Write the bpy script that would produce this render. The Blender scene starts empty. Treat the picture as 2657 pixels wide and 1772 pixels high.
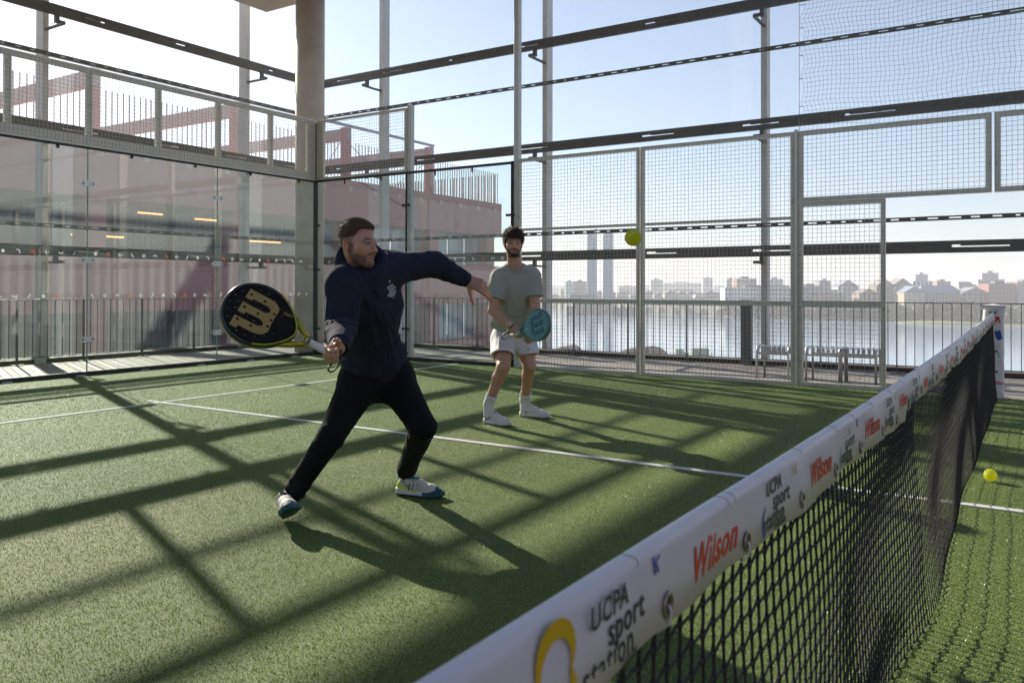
import bpy, bmesh, math, random
import numpy as np
from mathutils import Vector, Matrix
from mathutils.bvhtree import BVHTree
random.seed(7); rng=np.random.default_rng(7)
scene=bpy.context.scene
COL=scene.collection
PI=math.pi
# ------------------------------------------------------------------ camera
CAM=np.array([0.04063,-0.36232,1.14764]); YAW,PITCH,ROLL=1.00166,0.00638,0.00162; FPX=2118.417; CX,CY=1328.5,733.272
def _basis():
    cy,sy,cp,sp,cr,sr=math.cos(YAW),math.sin(YAW),math.cos(PITCH),math.sin(PITCH),math.cos(ROLL),math.sin(ROLL)
    f=np.array([sy*cp,cy*cp,sp]); ri=np.array([cy,-sy,0.]); u=np.cross(ri,f)
    return np.array([ri*cr+u*sr,u*cr-ri*sr,f])
BASIS=_basis()
def A(u,v,d):
    """world point seen at pixel (u,v) of the photograph, d metres away along the view axis (survey helper)"""
    return CAM+d*(BASIS.T@np.array([(u-CX)/FPX,-(v-CY)/FPX,1.]))
cd=bpy.data.cameras.new('camera'); cam=bpy.data.objects.new('camera',cd); COL.objects.link(cam)
cd.sensor_width=36; cd.lens=36*FPX/2657; cd.shift_y=(CY-886)/2657; cd.clip_start=.05; cd.clip_end=20000
m=Matrix.Identity(4)
for i in range(3):
    m[i][0]=BASIS[0][i]; m[i][1]=BASIS[1][i]; m[i][2]=-BASIS[2][i]; m[i][3]=CAM[i]
cam.matrix_world=m
cd.dof.use_dof=True; cd.dof.focus_distance=4.6; cd.dof.aperture_fstop=8
scene.camera=cam
# ------------------------------------------------------------------ light
AZ,EL=math.radians(21.0),math.radians(24.35)      # azimuth from +y towards +x
SUN=np.array([math.sin(AZ)*math.cos(EL),math.cos(AZ)*math.cos(EL),math.sin(EL)])
w=bpy.data.worlds.new('World'); scene.world=w; w.use_nodes=True
nt=w.node_tree; sky=nt.nodes.new('ShaderNodeTexSky'); sky.sky_type='NISHITA'; sky.sun_disc=False
sky.sun_elevation=EL; sky.sun_rotation=AZ; sky.air_density=1.0; sky.dust_density=.6; sky.ozone_density=5.0; sky.altitude=0
bg=nt.nodes['Background']; bg.inputs[1].default_value=0.0625
hs=nt.nodes.new('ShaderNodeHueSaturation'); hs.inputs['Saturation'].default_value=.85; nt.links.new(sky.outputs[0],hs.inputs['Color']); nt.links.new(hs.outputs[0],bg.inputs[0])
sl=bpy.data.lights.new('sun','SUN'); sl.energy=5.0; sl.angle=math.radians(.53); sl.color=(1.,.91,.77)
so=bpy.data.objects.new('sun',sl); COL.objects.link(so)
so.rotation_euler=Vector(SUN).to_track_quat('Z','Y').to_euler(); so.location=(5,20,12)
scene.view_settings.view_transform='Standard'; scene.view_settings.look='None'
scene.view_settings.exposure=1.22; scene.view_settings.gamma=1.0
scene.render.engine='CYCLES'
cy=scene.cycles; cy.max_bounces=7; cy.diffuse_bounces=3; cy.glossy_bounces=3; cy.transmission_bounces=4; cy.transparent_max_bounces=40
cy.use_denoising=True; cy.caustics_reflective=False; cy.caustics_refractive=False; cy.sample_clamp_indirect=6
# ------------------------------------------------------------------ materials
MATS={}
def mat(name,col,rough=.6,metal=0.,var=0.,vscale=8.,bump=0.,bscale=40.,spec=.5,sheen=0.,sss=0.,trans=0.,coat=0.,attr=None,stretch=None,bump2=0.,b2scale=8.,varcol=None,emis=0.):
    if name in MATS: return MATS[name]
    M=bpy.data.materials.new(name); M.use_nodes=True; t=M.node_tree; n=t.nodes; L=t.links
    b=n['Principled BSDF']; b.inputs['Roughness'].default_value=rough; b.inputs['Metallic'].default_value=metal
    b.inputs['Specular IOR Level'].default_value=spec
    if sheen: b.inputs['Sheen Weight'].default_value=sheen; b.inputs['Sheen Roughness'].default_value=.22
    if sss: b.inputs['Subsurface Weight'].default_value=sss; b.inputs['Subsurface Radius'].default_value=(1,.35,.2); b.inputs['Subsurface Scale'].default_value=.012
    if coat: b.inputs['Coat Weight'].default_value=coat; b.inputs['Coat Roughness'].default_value=.15
    c4=(*col,1); b.inputs['Base Color'].default_value=c4
    tc=n.new('ShaderNodeTexCoord'); src=tc.outputs['Object']
    if stretch:
        mp=n.new('ShaderNodeMapping'); mp.inputs['Scale'].default_value=stretch; L.new(src,mp.inputs[0]); src=mp.outputs[0]
    base=None
    if attr:
        a=n.new('ShaderNodeVertexColor'); a.layer_name=attr; base=a.outputs[0]
    if var>0:
        nz=n.new('ShaderNodeTexNoise'); nz.inputs['Scale'].default_value=vscale; nz.inputs['Detail'].default_value=6; nz.inputs['Roughness'].default_value=.62; L.new(src,nz.inputs[0])
        mx=n.new('ShaderNodeMix'); mx.data_type='RGBA'
        if varcol is not None:
            rp=n.new('ShaderNodeMapRange'); rp.inputs[1].default_value=.35; rp.inputs[2].default_value=.68; L.new(nz.outputs[0],rp.inputs[0])
            mx.blend_type='MIX'; L.new(rp.outputs[0],mx.inputs[0]); mx.inputs[6].default_value=c4; mx.inputs[7].default_value=(*varcol,1)
            if base is not None: L.new(base,mx.inputs[6])
        else:
            rp=n.new('ShaderNodeMapRange'); rp.inputs[1].default_value=.3; rp.inputs[2].default_value=.7; rp.inputs[3].default_value=1-var; rp.inputs[4].default_value=1+var; L.new(nz.outputs[0],rp.inputs[0])
            mx.blend_type='MULTIPLY'; mx.inputs[0].default_value=1; mx.inputs[6].default_value=c4
            if base is not None: L.new(base,mx.inputs[6])
            cmb=n.new('ShaderNodeCombineColor'); [L.new(rp.outputs[0],cmb.inputs[i]) for i in range(3)]; L.new(cmb.outputs[0],mx.inputs[7])
        base=mx.outputs[2]
    if base is not None: L.new(base,b.inputs['Base Color'])
    if bump>0:
        nb=n.new('ShaderNodeTexNoise'); nb.inputs['Scale'].default_value=bscale; nb.inputs['Detail'].default_value=4; L.new(src,nb.inputs[0])
        bp=n.new('ShaderNodeBump'); bp.inputs['Strength'].default_value=bump; bp.inputs['Distance'].default_value=.01; L.new(nb.outputs[0],bp.inputs['Height']); last=bp
        if bump2:
            n2=n.new('ShaderNodeTexNoise'); n2.inputs['Scale'].default_value=b2scale; n2.inputs['Detail'].default_value=2; L.new(src,n2.inputs[0])
            bq=n.new('ShaderNodeBump'); bq.inputs['Strength'].default_value=bump2; bq.inputs['Distance'].default_value=.04; L.new(n2.outputs[0],bq.inputs['Height']); L.new(bp.outputs[0],bq.inputs['Normal']); last=bq
        L.new(last.outputs[0],b.inputs['Normal'])
    if emis: b.inputs['Emission Color'].default_value=c4; b.inputs['Emission Strength'].default_value=emis
    if trans>0:
        tr=n.new('ShaderNodeBsdfTranslucent'); ms=n.new('ShaderNodeMixShader'); ms.inputs[0].default_value=trans
        if base is not None: L.new(base,tr.inputs[0])
        else: tr.inputs[0].default_value=c4
        L.new(b.outputs[0],ms.inputs[1]); L.new(tr.outputs[0],ms.inputs[2]); L.new(ms.outputs[0],n['Material Output'].inputs[0])
    MATS[name]=M; return M
def glass_mat(name,tint,refl=1.0,dust=.03):
    M=bpy.data.materials.new(name); M.use_nodes=True; t=M.node_tree; n=t.nodes; L=t.links; n.remove(n['Principled BSDF'])
    out=n['Material Output']; tr=n.new('ShaderNodeBsdfTransparent'); tr.inputs[0].default_value=(*tint,1)
    gl=n.new('ShaderNodeBsdfGlossy'); gl.inputs['Roughness'].default_value=.01; gl.inputs[0].default_value=(refl,refl,refl,1)
    lw=n.new('ShaderNodeLayerWeight'); lw.inputs[0].default_value=.5; pw=n.new('ShaderNodeMath'); pw.operation='POWER'; pw.inputs[1].default_value=4.5; L.new(lw.outputs['Facing'],pw.inputs[0])
    fr=n.new('ShaderNodeMath'); fr.operation='MULTIPLY_ADD'; fr.inputs[1].default_value=.9; fr.inputs[2].default_value=.045; L.new(pw.outputs[0],fr.inputs[0]); mx=n.new('ShaderNodeMixShader'); L.new(fr.outputs[0],mx.inputs[0]); L.new(tr.outputs[0],mx.inputs[1]); L.new(gl.outputs[0],mx.inputs[2])
    df=n.new('ShaderNodeBsdfDiffuse'); df.inputs[0].default_value=(.8,.8,.8,1); m2=n.new('ShaderNodeMixShader')
    tc=n.new('ShaderNodeTexCoord'); nz=n.new('ShaderNodeTexNoise'); nz.inputs['Scale'].default_value=1.3; nz.inputs['Detail'].default_value=8; L.new(tc.outputs['Object'],nz.inputs[0])
    rp=n.new('ShaderNodeMapRange'); rp.inputs[1].default_value=.4; rp.inputs[2].default_value=.75; rp.inputs[4].default_value=dust; L.new(nz.outputs[0],rp.inputs[0]); L.new(rp.outputs[0],m2.inputs[0])
    L.new(mx.outputs[0],m2.inputs[1]); L.new(df.outputs[0],m2.inputs[2]); L.new(m2.outputs[0],out.inputs[0]); MATS[name]=M; return M
def veil_mat(name,dens,col=(.9,.92,.95)):
    M=bpy.data.materials.new(name); M.use_nodes=True; t=M.node_tree; n=t.nodes; L=t.links; n.remove(n['Principled BSDF'])
    out=n['Material Output']; tr=n.new('ShaderNodeBsdfTransparent'); tl=n.new('ShaderNodeBsdfTranslucent'); tl.inputs[0].default_value=(*col,1)
    tc=n.new('ShaderNodeTexCoord'); mp=n.new('ShaderNodeMapping'); mp.inputs['Scale'].default_value=(46,46,1.6); L.new(tc.outputs['Object'],mp.inputs[0])
    nz=n.new('ShaderNodeTexNoise'); nz.inputs['Scale'].default_value=2.; nz.inputs['Detail'].default_value=5; L.new(mp.outputs[0],nz.inputs[0])
    rp=n.new('ShaderNodeMapRange'); rp.inputs[1].default_value=.3; rp.inputs[2].default_value=.7; rp.inputs[3].default_value=dens*.93; rp.inputs[4].default_value=dens*1.07; L.new(nz.outputs[0],rp.inputs[0])
    mx=n.new('ShaderNodeMixShader'); L.new(rp.outputs[0],mx.inputs[0]); L.new(tr.outputs[0],mx.inputs[1]); L.new(tl.outputs[0],mx.inputs[2]); L.new(mx.outputs[0],out.inputs[0]); MATS[name]=M; return M
# ------------------------------------------------------------------ object helpers
def tag(o,label=None,cat=None,group=None,kind=None):
    if label: o['label']=label
    if cat: o['category']=cat
    if group: o['group']=group
    if kind: o['kind']=kind
    return o
def thing(name,label,cat,loc=(0,0,0),group=None,rz=0.):
    o=bpy.data.objects.new(name,None); COL.objects.link(o); o.location=loc; o.rotation_euler=(0,0,rz); o.empty_display_size=.2
    return tag(o,label,cat,group)
def copy_tree(o,parent=None):
    c=o.copy(); COL.objects.link(c); c.parent=parent
    for ch in list(o.children): copy_tree(ch,c)
    return c
def link_mesh(name,me,mats,parent=None,smooth=False):
    o=bpy.data.objects.new(name,me); COL.objects.link(o)
    for mm in (mats if isinstance(mats,(list,tuple)) else [mats]): me.materials.append(mm)
    if smooth: me.polygons.foreach_set('use_smooth',[True]*len(me.polygons))
    if parent is not None: o.parent=parent
    return o
class MB:
    def __init__(s): s.v=[]; s.f=[]; s.mi=[]; s.cur=0
    def add(s,vs,fs):
        k=len(s.v); s.v+= [tuple(map(float,p)) for p in vs]; s.f+=[tuple(i+k for i in f) for f in fs]; s.mi+=[s.cur]*len(fs); return s
    def box(s,x0,x1,y0,y1,z0,z1):
        return s.add([(x,y,z) for x in (x0,x1) for y in (y0,y1) for z in (z0,z1)],[(0,1,3,2),(4,6,7,5),(0,4,5,1),(2,3,7,6),(0,2,6,4),(1,5,7,3)])
    def cbox(s,x0,x1,y0,y1,z0,z1,c=.004):
        """box with chamfered vertical+horizontal edges"""
        bm=bmesh.new(); bmesh.ops.create_cube(bm,size=1)
        for v in bm.verts: v.co=Vector(((x0+x1)/2+v.co.x*(x1-x0),(y0+y1)/2+v.co.y*(y1-y0),(z0+z1)/2+v.co.z*(z1-z0)))
        bmesh.ops.bevel(bm,geom=bm.edges[:],offset=c,segments=1,affect='EDGES')
        return s.addbm(bm)
    def addbm(s,bm):
        bm.verts.index_update(); s.add([v.co for v in bm.verts],[[v.index for v in f.verts] for f in bm.faces]); bm.free(); return s
    def bar(s,p,q,w,h,up=(0,0,1)):
        p=np.array(p,float); q=np.array(q,float); d=q-p; d/=np.linalg.norm(d); up=np.array(up,float)
        sd=np.cross(d,up)
        if np.linalg.norm(sd)<1e-4: sd=np.cross(d,(1,0,0))
        sd/=np.linalg.norm(sd); u=np.cross(sd,d)
        c=[e+sd*a*w/2+u*b*h/2 for e in (p,q) for a,b in ((-1,-1),(1,-1),(1,1),(-1,1))]
        return s.add(c,[(0,1,2,3),(7,6,5,4),(0,4,5,1),(1,5,6,2),(2,6,7,3),(3,7,4,0)])
    def tube(s,pts,r,n=8,caps=True,closed=False):
        pts=[np.array(p,float) for p in pts]; N=len(pts); rs=r if isinstance(r,(list,tuple,np.ndarray)) else [r]*N
        prev=None; vs=[]
        for i,p in enumerate(pts):
            a=pts[(i-1)%N] if (closed or i>0) else p; b=pts[(i+1)%N] if (closed or i<N-1) else p
            d=b-a; d/=max(np.linalg.norm(d),1e-9)
            if prev is None:
                t=np.array([0,0,1.]) if abs(d[2])<.9 else np.array([1.,0,0]); sd=np.cross(d,t)
            else: sd=prev-d*np.dot(prev,d)
            sd/=max(np.linalg.norm(sd),1e-9); prev=sd; u=np.cross(d,sd)
            vs+=[p+rs[i]*(math.cos(2*PI*k/n)*sd+math.sin(2*PI*k/n)*u) for k in range(n)]
        fs=[]
        for i in range(N if closed else N-1):
            for k in range(n):
                a=i*n+k; b=i*n+(k+1)%n; c=((i+1)%N)*n+(k+1)%n; e=((i+1)%N)*n+k; fs.append((a,b,c,e))
        if caps and not closed: fs.append(tuple(range(n))[::-1]); fs.append(tuple((N-1)*n+k for k in range(n)))
        return s.add(vs,fs)
    def disc(s,c,nrm,r,t=.002,n=14):
        nrm=np.array(nrm,float); nrm/=np.linalg.norm(nrm); return s.tube([np.array(c)-nrm*t/2,np.array(c)+nrm*t/2],r,n)
    def lathe(s,prof,c=(0,0,0),n=24):
        vs=[(c[0]+r*math.cos(2*PI*k/n),c[1]+r*math.sin(2*PI*k/n),c[2]+z) for r,z in prof for k in range(n)]
        fs=[(i*n+k,i*n+(k+1)%n,(i+1)*n+(k+1)%n,(i+1)*n+k) for i in range(len(prof)-1) for k in range(n)]
        fs+= [tuple(range(n))[::-1],tuple((len(prof)-1)*n+k for k in range(n))]
        return s.add(vs,fs)
    def mesh(s,name):
        me=bpy.data.meshes.new(name); me.from_pydata(s.v,[],s.f); me.validate(); me.update()
        if any(s.mi): me.polygons.foreach_set('material_index',s.mi[:len(me.polygons)])
        return me
    def build(s,name,mats,parent=None,smooth=False,base=None):
        if base is not None: s.v=[(a-base[0],b-base[1],c-base[2]) for a,b,c in s.v]
        me=s.mesh(name); o=link_mesh(name,me,mats,parent,smooth)
        if base is not None: o.location=base
        return o
def frame_mesh(mb,x0,x1,z0,z1,y,w,t,axis='x'):
    """rectangular frame of bars in the xz (axis x) or yz (axis y) plane"""
    for (a0,a1,b0,b1) in ((x0,x1,z0,z0+w),(x0,x1,z1-w,z1),(x0,x0+w,z0+w,z1-w),(x1-w,x1,z0+w,z1-w)):
        if axis=='x': mb.box(a0,a1,y-t/2,y+t/2,b0,b1)
        else: mb.box(y-t/2,y+t/2,a0,a1,b0,b1)
    return mb
def grid_mesh(mb,a0,a1,z0,z1,pos,axis='x',cell=.05,wire=.004):
    n=max(1,round((a1-a0)/cell)); h=wire/2
    for i in range(n+1):
        a=a0+(a1-a0)*i/n
        if axis=='x': mb.box(a-h,a+h,pos-h,pos+h,z0,z1)
        else: mb.box(pos-h,pos+h,a-h,a+h,z0,z1)
    n=max(1,round((z1-z0)/cell))
    for i in range(n+1):
        z=z0+(z1-z0)*i/n; q=pos+wire*.9
        if axis=='x': mb.box(a0,a1,q-h,q+h,z-h,z+h)
        else: mb.box(q-h,q+h,a0,a1,z-h,z+h)
    return mb
_fonts={}
def text_mesh(body,size,extrude=.0004,shear=0.,offset=0.,align='CENTER',spacing=1.,line=.9):
    cu=bpy.data.curves.new('lettering','FONT'); cu.body=body; cu.size=size; cu.extrude=extrude; cu.shear=shear; cu.offset=offset
    cu.align_x=align; cu.align_y='CENTER'; cu.space_character=spacing; cu.space_line=line; cu.resolution_u=3
    o=bpy.data.objects.new('tmp',cu); COL.objects.link(o); dg=bpy.context.evaluated_depsgraph_get()
    me=bpy.data.meshes.new_from_object(o.evaluated_get(dg)); bpy.data.objects.remove(o); bpy.data.curves.remove(cu); return me
def curve_mesh(splines,extrude,bevel=0.,bres=2):
    cu=bpy.data.curves.new('outline','CURVE'); cu.dimensions='2D'; cu.fill_mode='BOTH'; cu.extrude=extrude; cu.bevel_depth=bevel; cu.bevel_resolution=bres
    for pts in splines:
        sp=cu.splines.new('POLY'); sp.points.add(len(pts)-1)
        for i,p in enumerate(pts): sp.points[i].co=(p[0],p[1],0,1)
        sp.use_cyclic_u=True
    o=bpy.data.objects.new('tmp',cu); COL.objects.link(o); dg=bpy.context.evaluated_depsgraph_get()
    me=bpy.data.meshes.new_from_object(o.evaluated_get(dg)); bpy.data.objects.remove(o); bpy.data.curves.remove(cu); return me
def poly_strip(pts,w):
    """outline of a polyline with width w (2D)"""
    pts=[np.array(p,float) for p in pts]; L=[];R=[]
    for i,p in enumerate(pts):
        a=pts[max(i-1,0)]; b=pts[min(i+1,len(pts)-1)]; d=b-a; d/=np.linalg.norm(d); nn=np.array([-d[1],d[0]]); ww=w[i] if isinstance(w,(list,tuple)) else w
        L.append(p+nn*ww/2); R.append(p-nn*ww/2)
    return [tuple(p) for p in L+R[::-1]]
def arc(cx,cy,r,a0,a1,n=12,ry=None):
    ry=ry or r; return [(cx+r*math.cos(math.radians(a0+(a1-a0)*i/n)),cy+ry*math.sin(math.radians(a0+(a1-a0)*i/n))) for i in range(n+1)]

def catmull(p,n=5):
    p=[np.array(q,float) for q in p]; o=[]
    for i in range(len(p)-1):
        a,b,c,d=p[max(i-1,0)],p[i],p[i+1],p[min(i+2,len(p)-1)]
        for k in range(n):
            t=k/n; o.append(.5*((2*b)+(c-a)*t+(2*a-5*b+4*c-d)*t*t+(3*b-a-3*c+d)*t**3))
    return o+[p[-1]]
# ================================================================== SETTING
DECK=-.044
M_conc=mat('concrete',(.55,.49,.42),.8,var=.14,vscale=3,bump=.15,bscale=30)
M_steel=mat('galvanised_steel',(.62,.61,.58),.5,metal=.1,var=.08,vscale=6)
M_dark=mat('dark_steel',(.125,.12,.108),.5,metal=.2,var=.12,vscale=9)
M_frame=mat('painted_frame',(.70,.66,.57),.42,metal=.15,var=.07,vscale=10,bump=.05)
M_wire=mat('painted_wire',(.40,.38,.33),.5,metal=.2)
M_black=mat('black_rubber',(.012,.012,.013),.5)
M_rail=mat('rail_steel',(.13,.13,.128),.45,metal=.4,var=.1)
M_bolt=mat('bolt_steel',(.3,.3,.3),.35,metal=.9)
M_white=mat('white_print',(.85,.87,.87),.5,trans=.25)
M_orange=mat('orange_print',(.75,.20,.09),.5,trans=.25)
M_pink=mat('pink_concrete',(.43,.155,.16),.85,var=.17,vscale=1.3,bump=.1,bscale=6,stretch=(.8,.8,.16))
M_pinkdk=mat('pink_steel',(.31,.145,.135),.7,var=.1,vscale=1)
M_glass=glass_mat('court_glass',(.89,.935,.92),.8,.035)
M_veil=veil_mat('mesh_fabric',.09)
M_veil2=veil_mat('mesh_fabric_seam',.06,(.7,.78,.9))

def turf_mat():
    M=bpy.data.materials.new('turf'); M.use_nodes=True; t=M.node_tree; n=t.nodes; L=t.links; b=n['Principled BSDF']; b.inputs['Roughness'].default_value=.75; b.inputs['Specular IOR Level'].default_value=.3
    tc=n.new('ShaderNodeTexCoord'); n1=n.new('ShaderNodeTexNoise'); n1.inputs['Scale'].default_value=170; n1.inputs['Detail'].default_value=3; L.new(tc.outputs['Object'],n1.inputs[0])
    n2=n.new('ShaderNodeTexNoise'); n2.inputs['Scale'].default_value=.9; n2.inputs['Detail'].default_value=4; L.new(tc.outputs['Object'],n2.inputs[0])
    r=n.new('ShaderNodeValToRGB'); r.color_ramp.elements[0].position=.36; r.color_ramp.elements[0].color=(.03,.055,.022,1); r.color_ramp.elements[1].position=.66; r.color_ramp.elements[1].color=(.19,.255,.055,1); L.new(n1.outputs[0],r.inputs[0])
    mx=n.new('ShaderNodeMix'); mx.data_type='RGBA'; mx.blend_type='MULTIPLY'; mx.inputs[0].default_value=1; L.new(r.outputs[0],mx.inputs[6])
    rp=n.new('ShaderNodeMapRange'); rp.inputs[1].default_value=.3; rp.inputs[2].default_value=.7; rp.inputs[3].default_value=.82; rp.inputs[4].default_value=1.15; L.new(n2.outputs[0],rp.inputs[0])
    cb=n.new('ShaderNodeCombineColor'); [L.new(rp.outputs[0],cb.inputs[i]) for i in range(3)]; L.new(cb.outputs[0],mx.inputs[7]); L.new(mx.outputs[2],b.inputs['Base Color'])
    bp=n.new('ShaderNodeBump'); bp.inputs['Strength'].default_value=.6; bp.inputs['Distance'].default_value=.01; L.new(n1.outputs[0],bp.inputs['Height']); L.new(bp.outputs[0],b.inputs['Normal']); return M
M_turf=turf_mat()
M_blade=mat('turf_blade',(.205,.295,.058),.5,var=.0,trans=.38,spec=.35)
M_blade2=mat('turf_blade_dry',(.46,.50,.15),.38,trans=.3,spec=.6)
M_blade3=mat('turf_blade_deep',(.065,.15,.035),.45,trans=.3)
M_bladew=mat('turf_blade_white',(.75,.74,.70),.5,trans=.35)
M_line=mat('turf_line',(.62,.61,.57),.8,var=.15,vscale=160,bump=.5,bscale=200)
def paver_mat():
    M=bpy.data.materials.new('deck_pavers'); M.use_nodes=True; t=M.node_tree; n=t.nodes; L=t.links; b=n['Principled BSDF']; b.inputs['Roughness'].default_value=.7
    tc=n.new('ShaderNodeTexCoord'); br=n.new('ShaderNodeTexBrick'); br.offset=.5; br.inputs['Scale'].default_value=1.; br.inputs['Brick Width'].default_value=1.2; br.inputs['Row Height'].default_value=.8; br.inputs['Mortar Size'].default_value=.006
    br.inputs['Color1'].default_value=(.24,.215,.19,1); br.inputs['Color2'].default_value=(.20,.182,.162,1); br.inputs['Mortar'].default_value=(.06,.055,.05,1); L.new(tc.outputs['Object'],br.inputs[0])
    nz=n.new('ShaderNodeTexNoise'); nz.inputs['Scale'].default_value=2.5; nz.inputs['Detail'].default_value=8; L.new(tc.outputs['Object'],nz.inputs[0])
    rp=n.new('ShaderNodeMapRange'); rp.inputs[1].default_value=.3; rp.inputs[2].default_value=.7; rp.inputs[3].default_value=.8; rp.inputs[4].default_value=1.2; L.new(nz.outputs[0],rp.inputs[0])
    cb=n.new('ShaderNodeCombineColor'); [L.new(rp.outputs[0],cb.inputs[i]) for i in range(3)]
    mx=n.new('ShaderNodeMix'); mx.data_type='RGBA'; mx.blend_type='MULTIPLY'; mx.inputs[0].default_value=1; L.new(br.outputs[0],mx.inputs[6]); L.new(cb.outputs[0],mx.inputs[7]); L.new(mx.outputs[2],b.inputs['Base Color']); return M
M_deck=paver_mat()
# ---- terrace floor, turf, lines
mb=MB(); mb.box(-9,13.35,-15,13.35,-.6,DECK); tag(mb.build('terrace_floor',M_deck),kind='structure')
mb=MB(); mb.box(-.1,10.04,-10.0,10.03,DECK+.001,0.); tag(mb.build('court_turf',M_turf),kind='structure')
LN=[('x',.05,9.95,6.95),('y',-6.95,7.17,5.0)]
mb=MB()
mb.box(0,9.97,6.922,6.978,.0,.006); mb.box(0,9.97,-6.975,-6.925,.0,.004)
mb.box(4.971,5.029,-6.925,6.9215,.0,.006); mb.box(4.971,5.029,6.9785,7.17,.0,.006)
tag(mb.build('court_line_marking',M_line),kind='structure')
# ---- turf pile : individual blades, densest near the camera
def blades():
    N=950000
    d=1.0+rng.random(N)**1.15*12.5; th=YAW+(-.66+rng.random(N)*1.32)
    x=CAM[0]+d*np.sin(th); y=CAM[1]+d*np.cos(th); ok=(x>.0)&(x<9.98)&(y>-6)&(y<9.97); x=x[ok];y=y[ok];d=d[ok]; N=len(x)
    # clumping rows of the carpet
    h=(.004+.0045*rng.random(N)); a=rng.random(N)*2*PI; ln=(.2+.9*rng.random(N))*h; b=rng.random(N)*2*PI
    wd=(.0006+.0006*rng.random(N))*(1+d*.13)
    dx,dy=np.cos(a)*wd,np.sin(a)*wd; tx,ty=np.cos(b)*ln,np.sin(b)*ln
    V=np.empty((N,3,3)); V[:,0]=np.stack([x-dx,y-dy,np.full(N,.0005)],1); V[:,1]=np.stack([x+dx,y+dy,np.full(N,.0005)],1); V[:,2]=np.stack([x+tx,y+ty,h],1)
    line=((np.abs(y-6.95)<.032)|((np.abs(x-5)<.032)&(np.abs(y)<7.17)))
    sd=np.zeros(N)
    for kx,ky,ph in ((.7,.5,1.),(1.9,-1.3,.4),(3.7,4.4,2.),(-7.,5.,3.),(.35,6.1,.7)): sd+=np.sin(x*kx+y*ky+ph+1.3*np.sin(x*ky*.7-y*kx*.6))/(1+.25*abs(kx))
    sd=.5+.5*np.tanh(sd*.6)
    mi=np.where(line,3,np.where(rng.random(N)<.07+.13*sd,1,np.where(rng.random(N)<.38-.18*sd,2,0))).astype(np.int32)
    V[line,2,2]*=.8
    me=bpy.data.meshes.new('turf_pile'); me.vertices.add(3*N); me.vertices.foreach_set('co',V.reshape(-1)); me.loops.add(3*N); me.loops.foreach_set('vertex_index',np.arange(3*N,dtype=np.int32))
    me.polygons.add(N); me.polygons.foreach_set('loop_start',np.arange(0,3*N,3,dtype=np.int32)); me.polygons.foreach_set('material_index',mi); me.update(); me.validate()
    o=link_mesh('turf_pile',me,[M_blade,M_blade2,M_blade3,M_bladew]); tag(o,'short green artificial turf pile covering the court floor','turf',kind='stuff')
blades()

# ---- roof slab and round column
mb=MB(); mb.box(-1,11.13,4.,12.58,6.65,7.15); o=mb.build('roof_slab',M_conc); tag(o,'flat concrete slab resting on top of the round column','slab')
mb=MB(); mb.lathe([(.262,0),(.262,6.69)],(0,0,0),40); o=mb.build('concrete_column',M_conc,smooth=False); o.location=(10.82,11.02,DECK); tag(o,'thick round concrete column just outside the glass corner of the court','column')
for p in o.data.polygons:
    if len(p.vertices)==4: p.use_smooth=True
# rear and flank walls of the hall, behind the photographer (seen mirrored in the glass)
t=thing('rear_hall_wall','pink and glazed inner wall of the hall behind the photographer','wall',(0,-14.6,0))
mb=MB(); 
for z0,z1 in ((DECK,.9),(3.0,3.7)): mb.box(-9,13,-.15,.15,z0,z1)
for i in range(8): mb.box(-9+i*3.1,-8.5+i*3.1,-.14,.14,.9,3.0);
mb.build('wall_panel',M_pink,t)
mb=MB(); mb.box(-9,13,-.05,-.01,.9,3.0); mb.build('glazing',mat('dark_glazing',(.05,.055,.06),.15),t)
t=thing('flank_hall_wall','brown side wall of the hall to the left of the court','wall',(-8.8,0,0))
mb=MB(); mb.box(-.15,.15,-14.4,6,DECK,3.7); mb.build('wall_panel',mat('brown_wall',(.22,.15,.135),.8,var=.2,vscale=.6),t)
mb=MB()
for i in range(6): mb.box(.15,.2,-12+i*3.2,-10.4+i*3.2,.8,3.0)
mb.build('glazing',MATS['dark_glazing'],t)

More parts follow.
